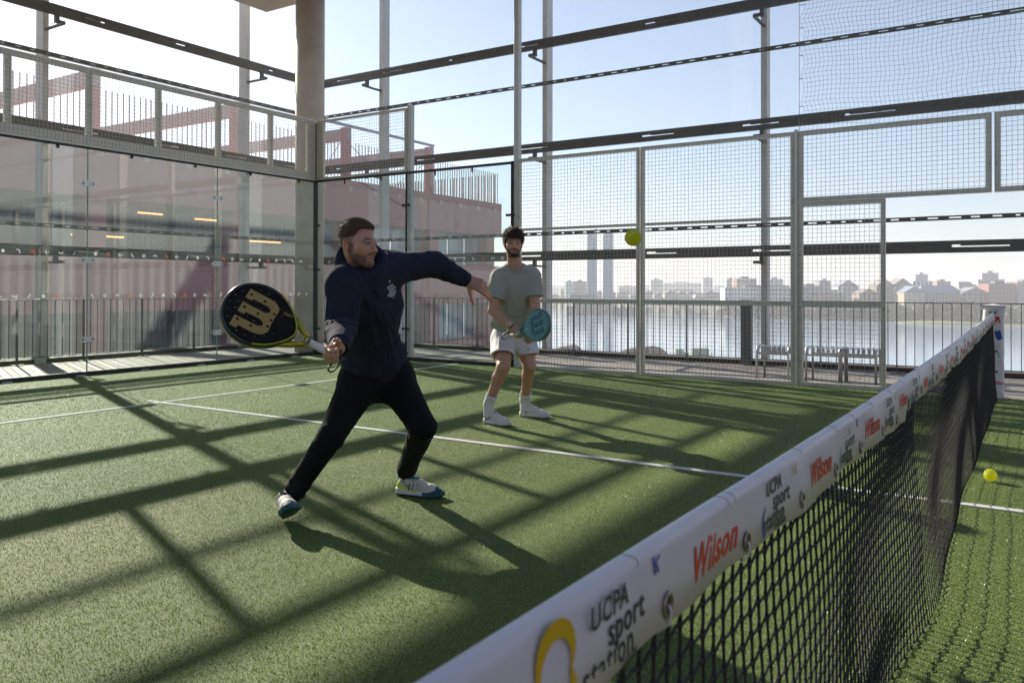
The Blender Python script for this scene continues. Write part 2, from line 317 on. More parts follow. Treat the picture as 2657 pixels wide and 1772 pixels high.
# ---- facade frames
def facade(axis,c_truss,c_mull,a0,a1,mulls,label):
    t=thing('facade_frame',label,'facade frame',(c_mull,0,0) if axis=='y' else (0,c_mull,0))
    def P(a,c,z): return (c,a,z) if axis=='y' else (a,c,z)
    off=np.array(t.location)
    def bx(mb,p,q):
        p=np.array(p)-off; q=np.array(q)-off; mb.box(min(p[0],q[0]),max(p[0],q[0]),min(p[1],q[1]),max(p[1],q[1]),min(p[2],q[2]),max(p[2],q[2]))
    for m_ in mulls:
        mb=MB(); bx(mb,P(m_-.035,c_mull-.02,-14),P(m_+.035,c_mull+.2,9.5)); bx(mb,P(m_-.048,c_mull-.032,-14),P(m_+.048,c_mull-.0205,9.5)); mb.build('mullion',M_steel,t)
    for z in (1.71,3.63,5.47,8.3):
        mb=MB(); x=a0
        bx(mb,P(a0,c_truss-.032,z+.028),P(a1,c_truss+.032,z+.082)); bx(mb,P(a0,c_truss-.032,z-.082),P(a1,c_truss+.032,z-.008))
        while x<a1:
            w_=.8+1.3*random.random(); bx(mb,P(x,c_truss-.028,z-.0079),P(min(x+w_,a1),c_truss+.028,z+.0279)); x+=w_; lw_=.25+.35*random.random(); bx(mb,P(x+.001,c_truss-.026,z+.006+.010*random.random()),P(min(x+lw_,a1),c_truss+.02,z+.0278)); x+=lw_+.06+.16*random.random()
        mb.build('truss',M_dark,t)
        for m_ in mulls:
            mb=MB(); bx(mb,P(m_-.16,c_truss-.03,z-.20),P(m_-.10,c_truss+.03,z-.0825)); bx(mb,P(m_-.10,c_truss-.02,z-.19),P(m_-.0,c_truss+.03,z-.145)); bx(mb,P(m_-.02,c_truss+.03,z-.185),P(m_+.02,c_mull-.032,z-.150)); mb.build('bracket',M_dark,t)
    for z in (2.10,4.76,9.2):
        mb=MB(); bx(mb,P(a0,c_truss-.02,z+.012),P(a1,c_truss+.02,z+.03)); bx(mb,P(a0,c_truss-.02,z-.03),P(a1,c_truss+.02,z-.008))
        x=a0
        while x<a1: bx(mb,P(x,c_truss-.019,z-.008),P(min(x+.10+.06*random.random(),a1),c_truss+.019,z+.012)); x+=.20+.06*random.random()
        mb.build('intermediate_rail',M_dark,t)
    return t
back=facade('x',12.5,13.1,-9,12.55,[-5.0,-1.0,3.05,7.06,11.08],'tall steel facade frame beyond the back glass wall, with three double rails')
side=facade('y',12.5,13.1,-8,12.43,[-4.75,-.78,3.24,7.26,11.27],'tall steel facade frame on the river side, with mullions and double rails')
mb=MB(); mb.box(-.07,.07,-.07,.07,-14,9.5); o=mb.build('corner_post',M_steel); o.location=(13.1,13.1,0); tag(o,'steel corner post where the two facade frames meet behind the column','post')
def veil(axis,c,a0,a1,mulls,label):
    t=thing('mesh_screen',label,'screen',(c,0,0) if axis=='y' else (0,c,0))
    ms=sorted(mulls)
    def bx(mb,p0,p1,q0,q1,z0,z1):
        if axis=='y': mb.box(q0,q1,p0,p1,z0,z1)
        else: mb.box(p0,p1,q0,q1,z0,z1)
    e=[a0]+ms+[a1]
    for i in range(len(e)-1):
        mb=MB(); p,q=e[i],e[i+1]; 
        if axis=='y': mb.add([(0,p,-1),(0,q,-1),(0,q,9.5),(0,p,9.5)],[(0,1,2,3)])
        else: mb.add([(p,0,-1),(q,0,-1),(q,0,9.5),(p,0,9.5)],[(0,1,2,3)])
        mb.build('fabric_panel',M_veil,t)
    for m_ in ms:
        mb=MB(); p,q=m_+.28,m_+.62
        if axis=='y': mb.add([(.03,p,-1),(.03,q,-1),(.03,q,9.5),(.03,p,9.5)],[(0,1,2,3)])
        else: mb.add([(p,.03,-1),(q,.03,-1),(q,.03,9.5),(p,.03,9.5)],[(0,1,2,3)])
        mb.build('seam_strip',M_veil2,t)
    return t
veil('x',13.34,-9,13.34,[-5.0,-1.0,3.05,7.06,11.08],'translucent pale woven screen stretched outside the back facade frame')
veil('y',13.34,-8,13.34,[-4.75,-.78,3.24,7.26,11.27],'translucent pale woven screen stretched outside the river facade frame')

# ---- guard rails
def railing(axis,c,a0,a1,stubs,label):
    t=thing('guard_rail',label,'railing',(c,a0,DECK) if axis=='y' else (a0,c,DECK)); Z=.953-DECK
    L_=a1-a0
    def bx(mb,p0,p1,q0,q1,z0,z1):
        if axis=='y': mb.box(q0,q1,p0,p1,z0,z1)
        else: mb.box(p0,p1,q0,q1,z0,z1)
    mb=MB(); bx(mb,0,L_,-.022,.022,Z-.012,Z); mb.build('top_rail',M_rail,t)
    mb=MB(); bx(mb,0,L_,-.012,.012,.10,.112); mb.build('bottom_rail',M_rail,t)
    mb=MB(); bx(mb,-.5 if axis=='y' else 0,L_+.5,.10,.5,0.0005,.07); mb.build('kerb',mat('dark_kerb',(.07,.06,.055),.8),t)
    n=int(L_/1.0)
    for i in range(n+1):
        a=i*L_/n; mb=MB(); bx(mb,a-.006,a+.006,-.028,.028,.0,Z-.012); bx(mb,a-.09,a+.09,-.05,.06,.0,.014); mb.build('post',M_rail,t)
        if i<n:
            mb=MB(); s_=L_/n
            for k in range(1,9): bx(mb,a+k*s_/9-.005,a+k*s_/9+.005,-.005,.005,.112,Z-.012)
            mb.build('picket_panel',M_rail,t)
    for s_ in stubs:
        mb=MB(); bx(mb,s_-a0-.075,s_-a0+.075,.03,.17,0,Z+.01); mb.build('stub_post',M_steel if axis=='x' else mat('grey_stub',(.16,.165,.17),.5,metal=.3),t)
railing('y',12.65,-8.,12.6,[3.42,7.42],'grey steel guard rail with thin pickets in front of the river')
railing('x',12.62,-8.,12.6,[6.8,2.8],'grey steel guard rail behind the back glass wall')
# ================================================================== COURT ENCLOSURE
def icons(x0,z,n,start,step,size,axis,flip=1):
    """row of small stickers on the glass: arrow, arcs, slashes, dots, rings (white) and little rackets (orange)"""
    W_=[];O_=[]
    cyc=['arrow','smile','slash','dot','racket','arrow','back','ring','frown','racket','arrow','slash','dot','hook','racket']
    for i in range(n):
        k=cyc[(start+i)%15]; cx=x0+i*step; s=size
        fl=-1 if axis=='y' else 1
        def T(pts): return [(cx+fl*px*s,z+pz*s) for px,pz in pts]
        if k=='arrow':
            W_.append(T(poly_strip([(-.45,0),(.5,0)],.13))); W_.append(T(poly_strip([(-.02,.46),(-.45,0),(.05,-.46)],.13)))
        elif k=='smile': W_.append(T(poly_strip(arc(0,.3,.45,200,340),.17)))
        elif k=='frown': W_.append(T(poly_strip(arc(0,-.3,.45,20,160),.17)))
        elif k=='slash': W_.append(T(poly_strip([(-.25,-.42),(.25,.42)],.18)))
        elif k=='back': W_.append(T(poly_strip([(-.25,.42),(.25,-.42)],.18)))
        elif k=='dot': W_.append(T(arc(0,0,.32,0,345,22)))
        elif k=='hook': W_.append(T(poly_strip([(-.35,.35)]+arc(-.1,-.1,.42,80,-15)+[(.32,-.4)],.16)))
        elif k=='ring':
            W_.append(('r',cx,z,s))
        elif k=='racket': O_.append(('r',cx+fl*.02*s,z+.12*s,s*.85)); O_.append(T(poly_strip([(.2,-.15),(.5,-.5)],.16))); O_.append(T([(-.5+.09*math.cos(q),-.38+.09*math.sin(q)) for q in np.linspace(0,6,9)]))
    return W_,O_
def flat_poly(mb,pts,c,axis,t=.0012):
    def P(a,z,o): return (a,c+o,z) if axis=='x' else (c+o,a,z)
    if isinstance(pts[0],str):
        _,cx,cz,s=pts; n=20; ro,ri=.36*s,.22*s
        vs=[P(cx+r*math.cos(2*PI*i/n),cz+r*math.sin(2*PI*i/n),0) for i in range(n) for r in (ro,ri)]
        return mb.add(vs,[(2*i,2*i+1,(2*i+3)%(2*n),(2*i+2)%(2*n)) for i in range(n)])
    n=len(pts)
    if n%2==0 and n>4 and n<40 and not (n in (23,)):
        # strip outlines: quads between the two sides
        h=n//2; vs=[P(a,z,0) for a,z in pts]; return mb.add(vs,[(i,i+1,n-2-i,n-1-i) for i in range(h-1)])
    return mb.add([P(a,z,0) for a,z in pts],[tuple(range(n))])
# ---------------- back wall (plane y=10)
bw=thing('back_court_wall','back wall of the court: clear glass panes below a welded wire mesh band','court wall',(0,10,0))
Y=0.
for i in range(5):
    x0,x1=2*i+.006,2*i+1.994
    mb=MB(); mb.box(x0,x1,-.006,.006,.055,2.94); g=mb.build('glass_pane',M_glass,bw)
    mb=MB(); mb.box(x0-.004,x0,-.0062,.0062,.055,2.94); mb.box(x1,x1+.004,-.0062,.0062,.055,2.94); mb.build('pane_edge',mat('glass_edge',(.30,.42,.38),.15),g)
    W1,O1=icons(x0+.1,1.58,11,(i*11)%15,.172,.062,'x'); W2,O2=icons(x0+.06,1.035,11,(i*11+3)%15,.172,.062,'x')
    mb=MB(); [flat_poly(mb,p,-.0075,'x') for p in W1+W2]; mb.build('white_stickers',M_white,g); mb=MB(); [flat_poly(mb,p,-.0075,'x') for p in O1+O2]; mb.build('orange_stickers',M_orange,g)
for i in range(1,5):
    for z in (2.49,1.50,.47):
        mb=MB(); bm=bmesh.new(); bmesh.ops.create_cube(bm,size=1)
        for v in bm.verts: v.co=Vector((2*i+v.co.x*.20,-.011+v.co.y*.008,z+v.co.z*.078))
        bmesh.ops.bevel(bm,geom=[e for e in bm.edges if abs(e.verts[0].co.y-e.verts[1].co.y)>.004],offset=.026,segments=4,affect='EDGES'); mb.addbm(bm)
        pl_=mb.build('joint_plate',mat('plate_steel',(.78,.78,.77),.3,metal=.2),bw)
        mb=MB(); mb.disc((2*i-.064,-.017,z),(0,1,0),.011,.01,6); mb.disc((2*i+.064,-.017,z),(0,1,0),.011,.01,6); mb.build('bolt',mat('black_bolt',(.03,.03,.03),.4,metal=.5),pl_)
mb=MB(); mb.box(0,9.97,-.012,.012,.0,.055); mb.box(0,10,-.02,.02,2.94,2.965); mb.build('black_channel',M_black,bw)
mb=MB()
for i in range(11): mb.box(.45+.9*i,.57+.9*i,-.035,-.013,.0,.014)
mb.build('foot_tab',M_white,bw)
for k in range(10):
    mb=MB(); x=.5+k*1.0+.1; mb.box(x-.018,x+.018,-.03,-.012,2.895,2.945); mb.build('pane_clip',M_black,bw)
mb=MB(); mb.box(0,9.96,-.03,.03,2.966,3.11); mb.box(0,9.96,-.03,.03,3.93,4.0)
for i in range(11):
    x=i*1.0-.03; 
    if i<10: mb.box(max(x,0),x+.075,-.029,.029,3.111,3.93)
mb.box(9.78,9.96,-.029,.029,3.111,3.93)
mb.build('upper_frame',M_frame,bw)
mb=MB(); grid_mesh(mb,0.03,9.9,3.0,3.97,-.038,'x',.0498,.0033); mb.build('wire_mesh',M_wire,bw)
mb=MB()
for i in range(1,10):
    for z in (3.15,3.5,3.85): mb.disc((i*1.0-.01,-.033,z),(0,1,0),.009,.006,8)
for z in (3.07,3.2,3.37,3.55,3.72,3.87): mb.disc((9.87,-.033,z),(0,1,0),.009,.006,8)
mb.build('bolt_heads',M_bolt,bw)
# ---------------- side wall (plane x=10)
sw=thing('river_side_court_wall','side wall of the court towards the river: glass panes at the corner, then wire mesh panels','court wall',(10,0,0))
def yb(mb,y0,y1,z0,z1,x0=-.03,x1=.03): mb.box(x0,x1,y0,y1,z0,z1); return mb
for i,(y0,y1) in enumerate(((8.006,9.975),(6.05,7.985))):
    mb=MB(); yb(mb,y0,y1,.055,2.94,-.006,.006); g=mb.build('glass_pane',M_glass,sw)
    W1,O1=icons(y0+.12,1.58,10,5*i+2,.172,.062,'y'); W2,O2=icons(y0+.16,1.035,10,5*i+7,.172,.062,'y')
    mb=MB(); [flat_poly(mb,p,-.0075,'y') for p in W1+W2]; mb.build('white_stickers',M_white,g); mb=MB(); [flat_poly(mb,p,-.0075,'y') for p in O1+O2]; mb.build('orange_stickers',M_orange,g)
mb=MB(); yb(mb,6.0,9.97,2.94,2.975,-.02,.02); yb(mb,6.0,9.97,0,.055,-.012,.012); yb(mb,5.985,6.02,.0,2.98,-.022,.022); yb(mb,7.982,8.004,.055,2.94,-.012,.012); yb(mb,9.97,10.03,0,3.95,-.03,.022); mb.build('black_channel',M_black,sw)
for (y,z) in ((7.99,2.45),(7.99,1.5),(7.99,.5),(9.95,2.2),(9.95,1.45),(9.95,.45),(6.03,2.2),(6.03,.5)):
    mb=MB(); yb(mb,y-.07,y+.07,z-.018,z+.018,-.03,-.013); mb.build('pane_clip',M_black,sw)
for y in (6.7,7.4,8.5,9.3):
    mb=MB(); yb(mb,y-.014,y+.014,2.87,2.945,-.03,-.021); mb.build('pane_clip',M_black,sw)
M_post=mat('post_paint',(.58,.57,.54),.4,metal=.15,var=.05)
for (y0,y1,z1) in ((7.905,7.98,4.03),(5.905,5.985,9.2)):
    mb=MB(); mb.cbox(.0,.09,y0,y1,DECK,z1,.004); p_=mb.build('wall_post',M_post,sw)
    mb=MB()
    for z in (.3,.9,1.5,2.1,2.7,3.3,3.9): mb.disc((-.002,(y0+y1)/2,z),(1,0,0),.009,.006,8)
    mb.build('bolt_heads',M_bolt,p_)
# mesh above first glass pane
mb=MB(); frame_mesh(mb,7.985,9.965,2.976,3.985,0,.035,.05,'y'); yb(mb,9.80,9.93,3.012,3.95,-.0245,.0245); mb.build('upper_frame',M_frame,sw)
mb=MB(); grid_mesh(mb,8.0,9.95,3.0,3.97,-.03,'y',.05,.0033); mb.build('wire_mesh',M_wire,sw)
# mesh panels 4-6 m and 2-4 m from the net
def mesh_panel(y0,y1,z0,z1,rails,w=.045):
    mb=MB(); frame_mesh(mb,y0,y1,z0,z1,0,w,.045,'y')
    for z,h in rails: yb(mb,y0+w,y1-w,z-h/2,z+h/2,-.0225,.0225)
    f_=mb.build('mesh_frame',M_frame,sw)
    mb=MB(); grid_mesh(mb,y0+.01,y1-.01,z0+.02,z1-.01,-.028,'y',.05,.0033); mb.build('wire_mesh',M_wire,f_)
    mb=MB()
    for y in (y0+.02,y1-.02):
        for z in np.arange(z0+.3,z1-.1,.62): mb.disc((-.026,y,z),(1,0,0),.010,.012,6)
    mb.build('bolt_heads',M_bolt,f_); return f_
mesh_panel(4.01,5.90,0.,3.0,[(1.98,.035),(.965,.06)])
mesh_panel(2.03,3.99,0.,3.0,[(1.98,.035),(.965,.06)])
mb=MB(); yb(mb,1.99,2.028,-.02,3.02,-.035,.045); mb.build('wall_post',M_frame,sw)
mesh_panel(1.04,1.985,0.,2.155,[(.965,.075)],.05)
mesh_panel(0.012,1.985,2.16,3.0,[],.055)
mesh_panel(-1.98,-.012,2.16,3.0,[],.055)
# ---------------- ball stop net above the side mesh
def ballnet():
    mb=MB(); ny,nz=74,66; y1,y0=1.98,-1.6; z0,z1=3.03,6.6
    def P(i,j):
        s=i/ny; q=j/nz; y=y1+(y0-y1)*s; z=z0+(z1-z0)*q
        e=(1-s)**6; y-= .05*e*abs(math.sin(q*PI*11)); 
        sag=.09*math.exp(-q*9)*(1-abs(2*s-1)**2)+.05*math.exp(-q*9)*math.sin(s*9)
        z+= -sag*.6+.02*math.sin(s*13+q*3); x=.035+.05*math.sin(q*5+s*2)*math.exp(-q*2)+.012*math.sin(s*31+q*17)
        y+= .010*math.sin(q*57+s*5)
        return (x,y,z)
    for i in range(ny+1):
        mb.tube([P(i,j) for j in range(nz+1)],.0016,3,False)
    for j in range(nz+1):
        mb.tube([P(i,j) for i in range(ny+1)],.0016,3,False)
    t=thing('ball_stop_net','fine dark ball stop net hanging above the mesh wall at upper right','net',(10,0,0))
    mb.build('netting',mat('net_black',(.018,.018,.02),.7),t)
    mb=MB(); mb.tube([(.035,1.985,3.02),(.035,1.985,6.6)],.003,5)
    for k in range(12): mb.tube([P(0,int(k*5.5)),(.035,1.985,P(0,int(k*5.5))[2])],.004,4)
    mb.build('edge_cord',MATS['net_black'],t)
ballnet()
# ================================================================== BEYOND THE TERRACE
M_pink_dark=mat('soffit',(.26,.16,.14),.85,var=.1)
M_curtain=mat('corrugated_panel',(.15,.165,.18),.6,var=.25,vscale=3,stretch=(1,1,.05))
M_win=mat('window_glass',(.30,.38,.46),.08,spec=.9)  # light blue base colour stands in for sky reflected in the panes
M_lampglow=mat('lit_lamp',(1.,.42,.14),.5,emis=1.0)
YP=26.
pb=thing('pink_building','long pink concrete building with horizontal bands and a slatted roof terrace','building',(0,YP,0))
X0,X1=-12.,40.1
for (z0,z1) in ((4.15,6.05),(.30,2.38),(-3.7,-1.72)):
    mb=MB(); mb.box(X0,X1,0,.35,z0,z1); mb.box(X1-.35,X1,.35,15.6,z0,z1); mb.build('facade_band',M_pink,pb)
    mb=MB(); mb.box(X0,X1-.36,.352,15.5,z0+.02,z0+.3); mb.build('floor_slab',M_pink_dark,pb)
for (z0,z1) in ((2.38,4.15),(-1.72,.30),(-15,-3.7)):
    for x in (9.4,15.6,21.6,27.8,34.0,39.3):
        mb=MB(); mb.box(x-.35,x+.4,.25,1.0,z0,z1); mb.build('pier',M_pink,pb)
    mb=MB(); mb.box(X0,26.5,2.4,2.6,z0,z1); 
    for i in range(150): mb.box(X0+i*.255,X0+i*.255+.12,2.33,2.4,z0,z1)
    mb.build('corrugated_wall',M_curtain,pb)
    for i in range(8):
        x=27.0+i*1.6; mb=MB(); mb.box(x+.05,x+1.52,1.3,1.36,z0,z1); mb.build('window',M_win,pb)
mb=MB(); mb.box(X0,38.4,8,8.2,-15,4.1); mb.build('inner_wall',mat('inner_wall_dark',(.10,.09,.09),.8),pb)
mb=MB()
for i in range(30):
    x=-10+i*1.7; mb.box(x,x+.25,-.02,0,5.55,5.75)
mb.build('scupper',mat('pale_pink',(.55,.36,.35),.8),pb)
bays=[-9.0,-2.8,3.4,9.55,15.7,21.6,27.8,34.0,40.0]
for bi in range(len(bays)-1):
    mb=MB(); x=bays[bi]+.2
    while x<bays[bi+1]-.1: mb.box(x-.016,x+.016,.12,.15,6.05,7.82); x+=.21
    mb.build('slat_screen',M_pinkdk,pb)
mb=MB(); y=.4
while y<15.5: mb.box(X1-.2,X1-.14,y-.02,y+.02,6.05,7.8); y+=.23
mb.build('slat_screen',M_pinkdk,pb)
mb=MB(); x=20.
while x<40: mb.box(x-.02,x+.02,15.4,15.46,6.05,7.6); x+=.25
mb.build('slat_screen',M_pinkdk,pb)
for x in bays[:-1]:
    mb=MB(); mb.box(x-.17,x+.17,.4,.74,6.0,8.55); mb.build('pergola_post',M_pink,pb)
    mb=MB(); mb.box(x-.16,x+.16,9.6,9.92,6.0,8.3); mb.build('pergola_post',M_pink,pb)
    mb=MB(); mb.box(x-.15,x+.15,.38,10,7.98,8.5); mb.build('pergola_beam',mat('pergola_beam',(.36,.27,.28),.7,var=.08),pb)
mb=MB(); mb.box(-9,34.1,.3,.4,8.56,8.68); mb.box(-9,34.1,9.7,9.8,8.1,8.2); mb.build('pergola_rail',mat('grey_blue_steel',(.22,.24,.28),.5,metal=.2),pb)
mb=MB(); mb.bar((27.8,.5,8.4),(34,9.8,6.4),.03,.03); mb.bar((34,.5,8.4),(27.8,9.8,6.4),.03,.03); mb.bar((27.8,.5,7.9),(31,.5,6.1),.025,.025); mb.bar((34,.5,7.9),(31,.5,6.1),.025,.025); mb.build('brace',M_dark,pb)
for k,(x,y,z,l) in enumerate(((18.6,1.7,3.92,1.0),(21.2,1.9,3.88,1.0),(16.0,1.5,2.95,1.9),(23.4,1.7,3.12,2.0))):  # glowing bars added in place of strip lamps reflected in the glass
    mb=MB(); mb.bar((0,0,0),(l,0,.0),.08,.06); o=mb.build('strip_lamp',M_lampglow); o.location=(x*1.0-.5,YP+y,z)
    tag(o,['short warm strip lamp nearest the glass joint, upper left of the four lit lamps','short warm strip lamp under the pink band, upper right of the four lit lamps','long warm strip lamp, lower left of the four lit lamps','long warm strip lamp just left of the concrete column'][k],'lamp','warm strip lamps in the pink building')
    o['group']='warm strip lamps in the pink building'
# ---------------- ground, river, banks
mb=MB(); mb.box(-9000,12000,-9000,12000,-26,-25); tag(mb.build('ground',mat('earth',(.16,.14,.11),.9,var=.2,vscale=.02)),kind='structure')
def water_mat():
    M=bpy.data.materials.new('river_water'); M.use_nodes=True; t=M.node_tree; n=t.nodes; L=t.links; b=n['Principled BSDF']; b.inputs['Base Color'].default_value=(.26,.37,.48,1); b.inputs['Roughness'].default_value=.1; b.inputs['IOR'].default_value=1.33
    tc=n.new('ShaderNodeTexCoord'); mp=n.new('ShaderNodeMapping'); mp.inputs['Scale'].default_value=(.35,.12,1); L.new(tc.outputs['Object'],mp.inputs[0])
    nz=n.new('ShaderNodeTexNoise'); nz.inputs['Scale'].default_value=1.; nz.inputs['Detail'].default_value=7; L.new(mp.outputs[0],nz.inputs[0]); bp=n.new('ShaderNodeBump'); bp.inputs['Strength'].default_value=.06; bp.inputs['Distance'].default_value=.6; L.new(nz.outputs[0],bp.inputs['Height']); L.new(bp.outputs[0],b.inputs['Normal']); return M
mb=MB(); mb.add([(60,-3000,-20),(9000,-3000,-20),(9000,9000,-20),(60,9000,-20)],[(0,1,2,3)]); tag(mb.build('river_water',water_mat()),kind='structure')
mb=MB(); mb.box(-9000,62,-9000,12000,-24.9,-15); tag(mb.build('near_quay_ground',mat('quay_ground',(.2,.19,.17),.9,var=.15,vscale=.1)),kind='structure')
bank=[(500,-2600),(523,4),(560,82),(596,188),(640,250),(660,330),(785,465),(900,700),(1500,1500),(3500,4500)]
def bank_mesh():
    mb=MB(); vs=[];n=len(bank); inn=[]
    for i,(x,y) in enumerate(bank): vs.append((x,y,-20.6)); 
    for i,(x,y) in enumerate(bank): vs.append((x+(26 if i<5 else 4),y-(0 if i<5 else 5),-18.2 if i<5 else -12))
    for i,(x,y) in enumerate(bank): vs.append((x+46,y-12,-11.5))
    for i,(x,y) in enumerate(bank): vs.append((11000,y-2000 if i==0 else y,-11.5))
    fs=[]
    for r in range(3):
        for i in range(n-1): fs.append((r*n+i,(r+1)*n+i,(r+1)*n+i+1,r*n+i+1))
    mb.add(vs,fs); return mb
tag(bank_mesh().build('far_bank_land',mat('bank_soil',(.17,.145,.11),.9,var=.3,vscale=.03,varcol=(.12,.12,.08))),kind='structure')
CR=np.array([BASIS[0][0],BASIS[0][1],0]); CR/=np.linalg.norm(CR)
CFW=np.array([CR[1]*-1,CR[0],0]); 
def building(u0,u1,vt,vb,d,col,label,roof='flat',rcol=None,win=None,dep=14,wcol=(.12,.14,.17),name='riverside_building'):
    d=d if d>600 else d*.5+330
    p=A((u0+u1)/2,vb,d); W_=(u1-u0)*d/FPX; H=(vb-vt)*d/FPX; ez=3.; 
    t=thing(name,label,'building',(p[0],p[1],p[2]),'buildings on the far bank',rz=math.atan2(CR[1],CR[0]))
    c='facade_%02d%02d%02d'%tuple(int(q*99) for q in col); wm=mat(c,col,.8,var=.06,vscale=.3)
    rh=0 if roof=='flat' else min(H*.38,5.5)
    mb=MB(); mb.box(-W_/2,W_/2,0,dep,-6,H-rh); mb.build('wall',wm,t)
    rm=mat('roof_%02d%02d%02d'%tuple(int(q*99) for q in (rcol or (.15,.15,.17))),rcol or (.15,.15,.17),.7)
    if roof=='flat':
        mb=MB(); mb.box(-W_/2-.2,W_/2+.2,-.2,dep,H,H+.35)
        if W_>9: mb.box(-W_*.2,W_*.15,2,8,H+.35,H+2.0)
        mb.build('roof',rm,t)
    elif roof=='gable':
        mb=MB(); e=.4; z=H-rh; mb.add([(-W_/2-e,-e,z),(W_/2+e,-e,z),(0,-e,H),(-W_/2-e,dep,z),(W_/2+e,dep,z),(0,dep,H)],[(0,1,2),(3,5,4),(0,2,5,3),(1,4,5,2),(0,3,4,1)]); mb.build('roof',rm,t)
    elif roof=='hip':
        mb=MB(); e=.4; z=H-rh; mb.add([(-W_/2-e,-e,z),(W_/2+e,-e,z),(W_/2+e,dep,z),(-W_/2-e,dep,z),(-W_/2+3,dep/2,H),(W_/2-3,dep/2,H)],[(0,1,5,4),(1,2,5),(2,3,4,5),(3,0,4),(0,3,2,1)]); mb.build('roof',rm,t)
    elif roof=='step':
        mb=MB(); mb.box(-W_/2,W_/2,0.01,dep,H-rh,H-rh+.3); mb.build('roof',rm,t); mb=MB(); mb.box(-W_*.33,W_*.3,1,dep-1,H-rh+.3,H); mb.box(-W_*.1,W_*.1,2,6,H,H+1.6); mb.build('penthouse',wm,t)
    if win:
        nx,nz=win; sx=W_/nx; sz=min(3.2,(H-rh)/max(nz,1)); wm2=mat('pane_%02d%02d%02d'%tuple(int(q*99) for q in wcol),wcol,.2)
        me=None
        for i in range(nx):
            for j in range(nz):
                if me is None: mb=MB(); mb.box(-sx*.25,sx*.25,-.12,.0,-sz*.3,sz*.3); o=mb.build('window',wm2,t); me=o.data
                else: o=bpy.data.objects.new('window',me); COL.objects.link(o); o.parent=t
                o.location=(-W_/2+sx*(i+.5),0,H-rh-sz*(j+.55))
    return t
B=building
B(1886,1909,726,790,900,(.42,.48,.55),'pale blue apartment tower left of the brown block on the far bank',win=(3,6))
B(1911,1963,724,790,640,(.33,.23,.17),'brown flat roofed block rising behind the long white building',win=(7,3))
B(1881,2059,747,783,560,(.62,.64,.66),'long white apartment building with dark windows on the far bank',win=(22,3))
B(1975,2048,724,790,680,(.52,.58,.58),'pale green terraced block behind the long white building','step',win=(8,3))
B(2077,2135,743,783,560,(.30,.33,.42),'blue grey block with a dark flat roof beside the gate mesh',rcol=(.12,.14,.2),win=(6,3))
B(2119,2166,728,790,650,(.30,.31,.34),'dark grey block with a stepped top right of the gate post','step',win=(5,3))
B(2174,2229,726,786,600,(.62,.64,.68),'white tower with a grey sloping roof seen through the gate mesh','gable',(.25,.28,.34),win=(5,5))
B(2121,2193,752,785,545,(.42,.36,.28),'low tan building in front of the dark grey stepped block','hip',(.33,.28,.23),win=(8,2))
B(2231,2279,749,784,540,(.30,.25,.22),'brown gabled house left of the gate end post','gable',(.22,.2,.2),win=(5,2))
B(2274,2322,724,786,545,(.29,.26,.22),'brown twin gabled hall, its left gable, beside the gate post','gable',(.24,.23,.21),win=(4,3))
B(2316,2370,722,786,540,(.27,.24,.21),'brown gabled hall with a big glazed front right of the gate post','gable',(.23,.21,.19),win=(4,2),wcol=(.35,.5,.52))
B(2368,2420,712,786,640,(.62,.64,.67),'white stepped apartment tower above the slate roofed hall','step',win=(5,4))
B(2346,2400,742,787,500,(.42,.37,.28),'tan gabled house with white windows in front of the slate roofed hall','gable',(.22,.26,.35),win=(4,3),wcol=(.55,.55,.5))
B(2392,2495,741,786,520,(.30,.27,.25),'long brown hall with a blue slate roof on the far bank','hip',(.20,.26,.38),win=(12,3))
B(2432,2467,731,786,700,(.30,.25,.22),'small brown flat block peeping above the blue slate roof',win=(4,2))
B(2490,2540,731,786,640,(.48,.45,.33),'pale yellow block left of the white balconied building','hip',(.25,.25,.25),win=(5,2))
B(2495,2567,745,786,510,(.33,.30,.28),'grey brown gabled building with wide louvred front','gable',(.28,.28,.30),win=(5,3))
B(2538,2607,708,786,640,(.62,.61,.60),'white balconied building with a stepped roof, tallest above the net post','step',(.35,.3,.28),win=(9,5))
B(2566,2634,737,786,500,(.32,.16,.14),'red brick apartment block behind the net post',win=(7,4),wcol=(.35,.28,.26))
B(2640,2700,733,786,500,(.34,.17,.14),'red brown brick block at the right edge of the view',win=(6,4))
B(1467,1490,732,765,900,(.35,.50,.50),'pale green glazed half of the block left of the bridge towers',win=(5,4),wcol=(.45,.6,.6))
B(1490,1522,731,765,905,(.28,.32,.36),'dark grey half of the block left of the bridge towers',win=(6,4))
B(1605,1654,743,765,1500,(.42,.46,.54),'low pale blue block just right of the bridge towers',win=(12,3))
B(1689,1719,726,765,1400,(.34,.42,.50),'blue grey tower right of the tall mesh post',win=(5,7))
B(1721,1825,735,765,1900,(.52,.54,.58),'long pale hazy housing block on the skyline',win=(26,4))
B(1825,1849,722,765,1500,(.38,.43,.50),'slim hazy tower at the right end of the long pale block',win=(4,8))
B(1745,1807,753,772,1000,(.33,.30,.28),'old low building with a big dark roof','hip',(.22,.19,.18))
rr=random.Random(3); cols=[(.55,.5,.43),(.42,.36,.30),(.5,.47,.44),(.36,.30,.27),(.6,.58,.55),(.3,.3,.31)]; cn=['cream','tan','pale grey','brown','white','dark grey']
u=1400; k=0
spots=['left of the bridge towers','between the bridge towers and the mesh post','right of the tall mesh post','below the skyline towers']
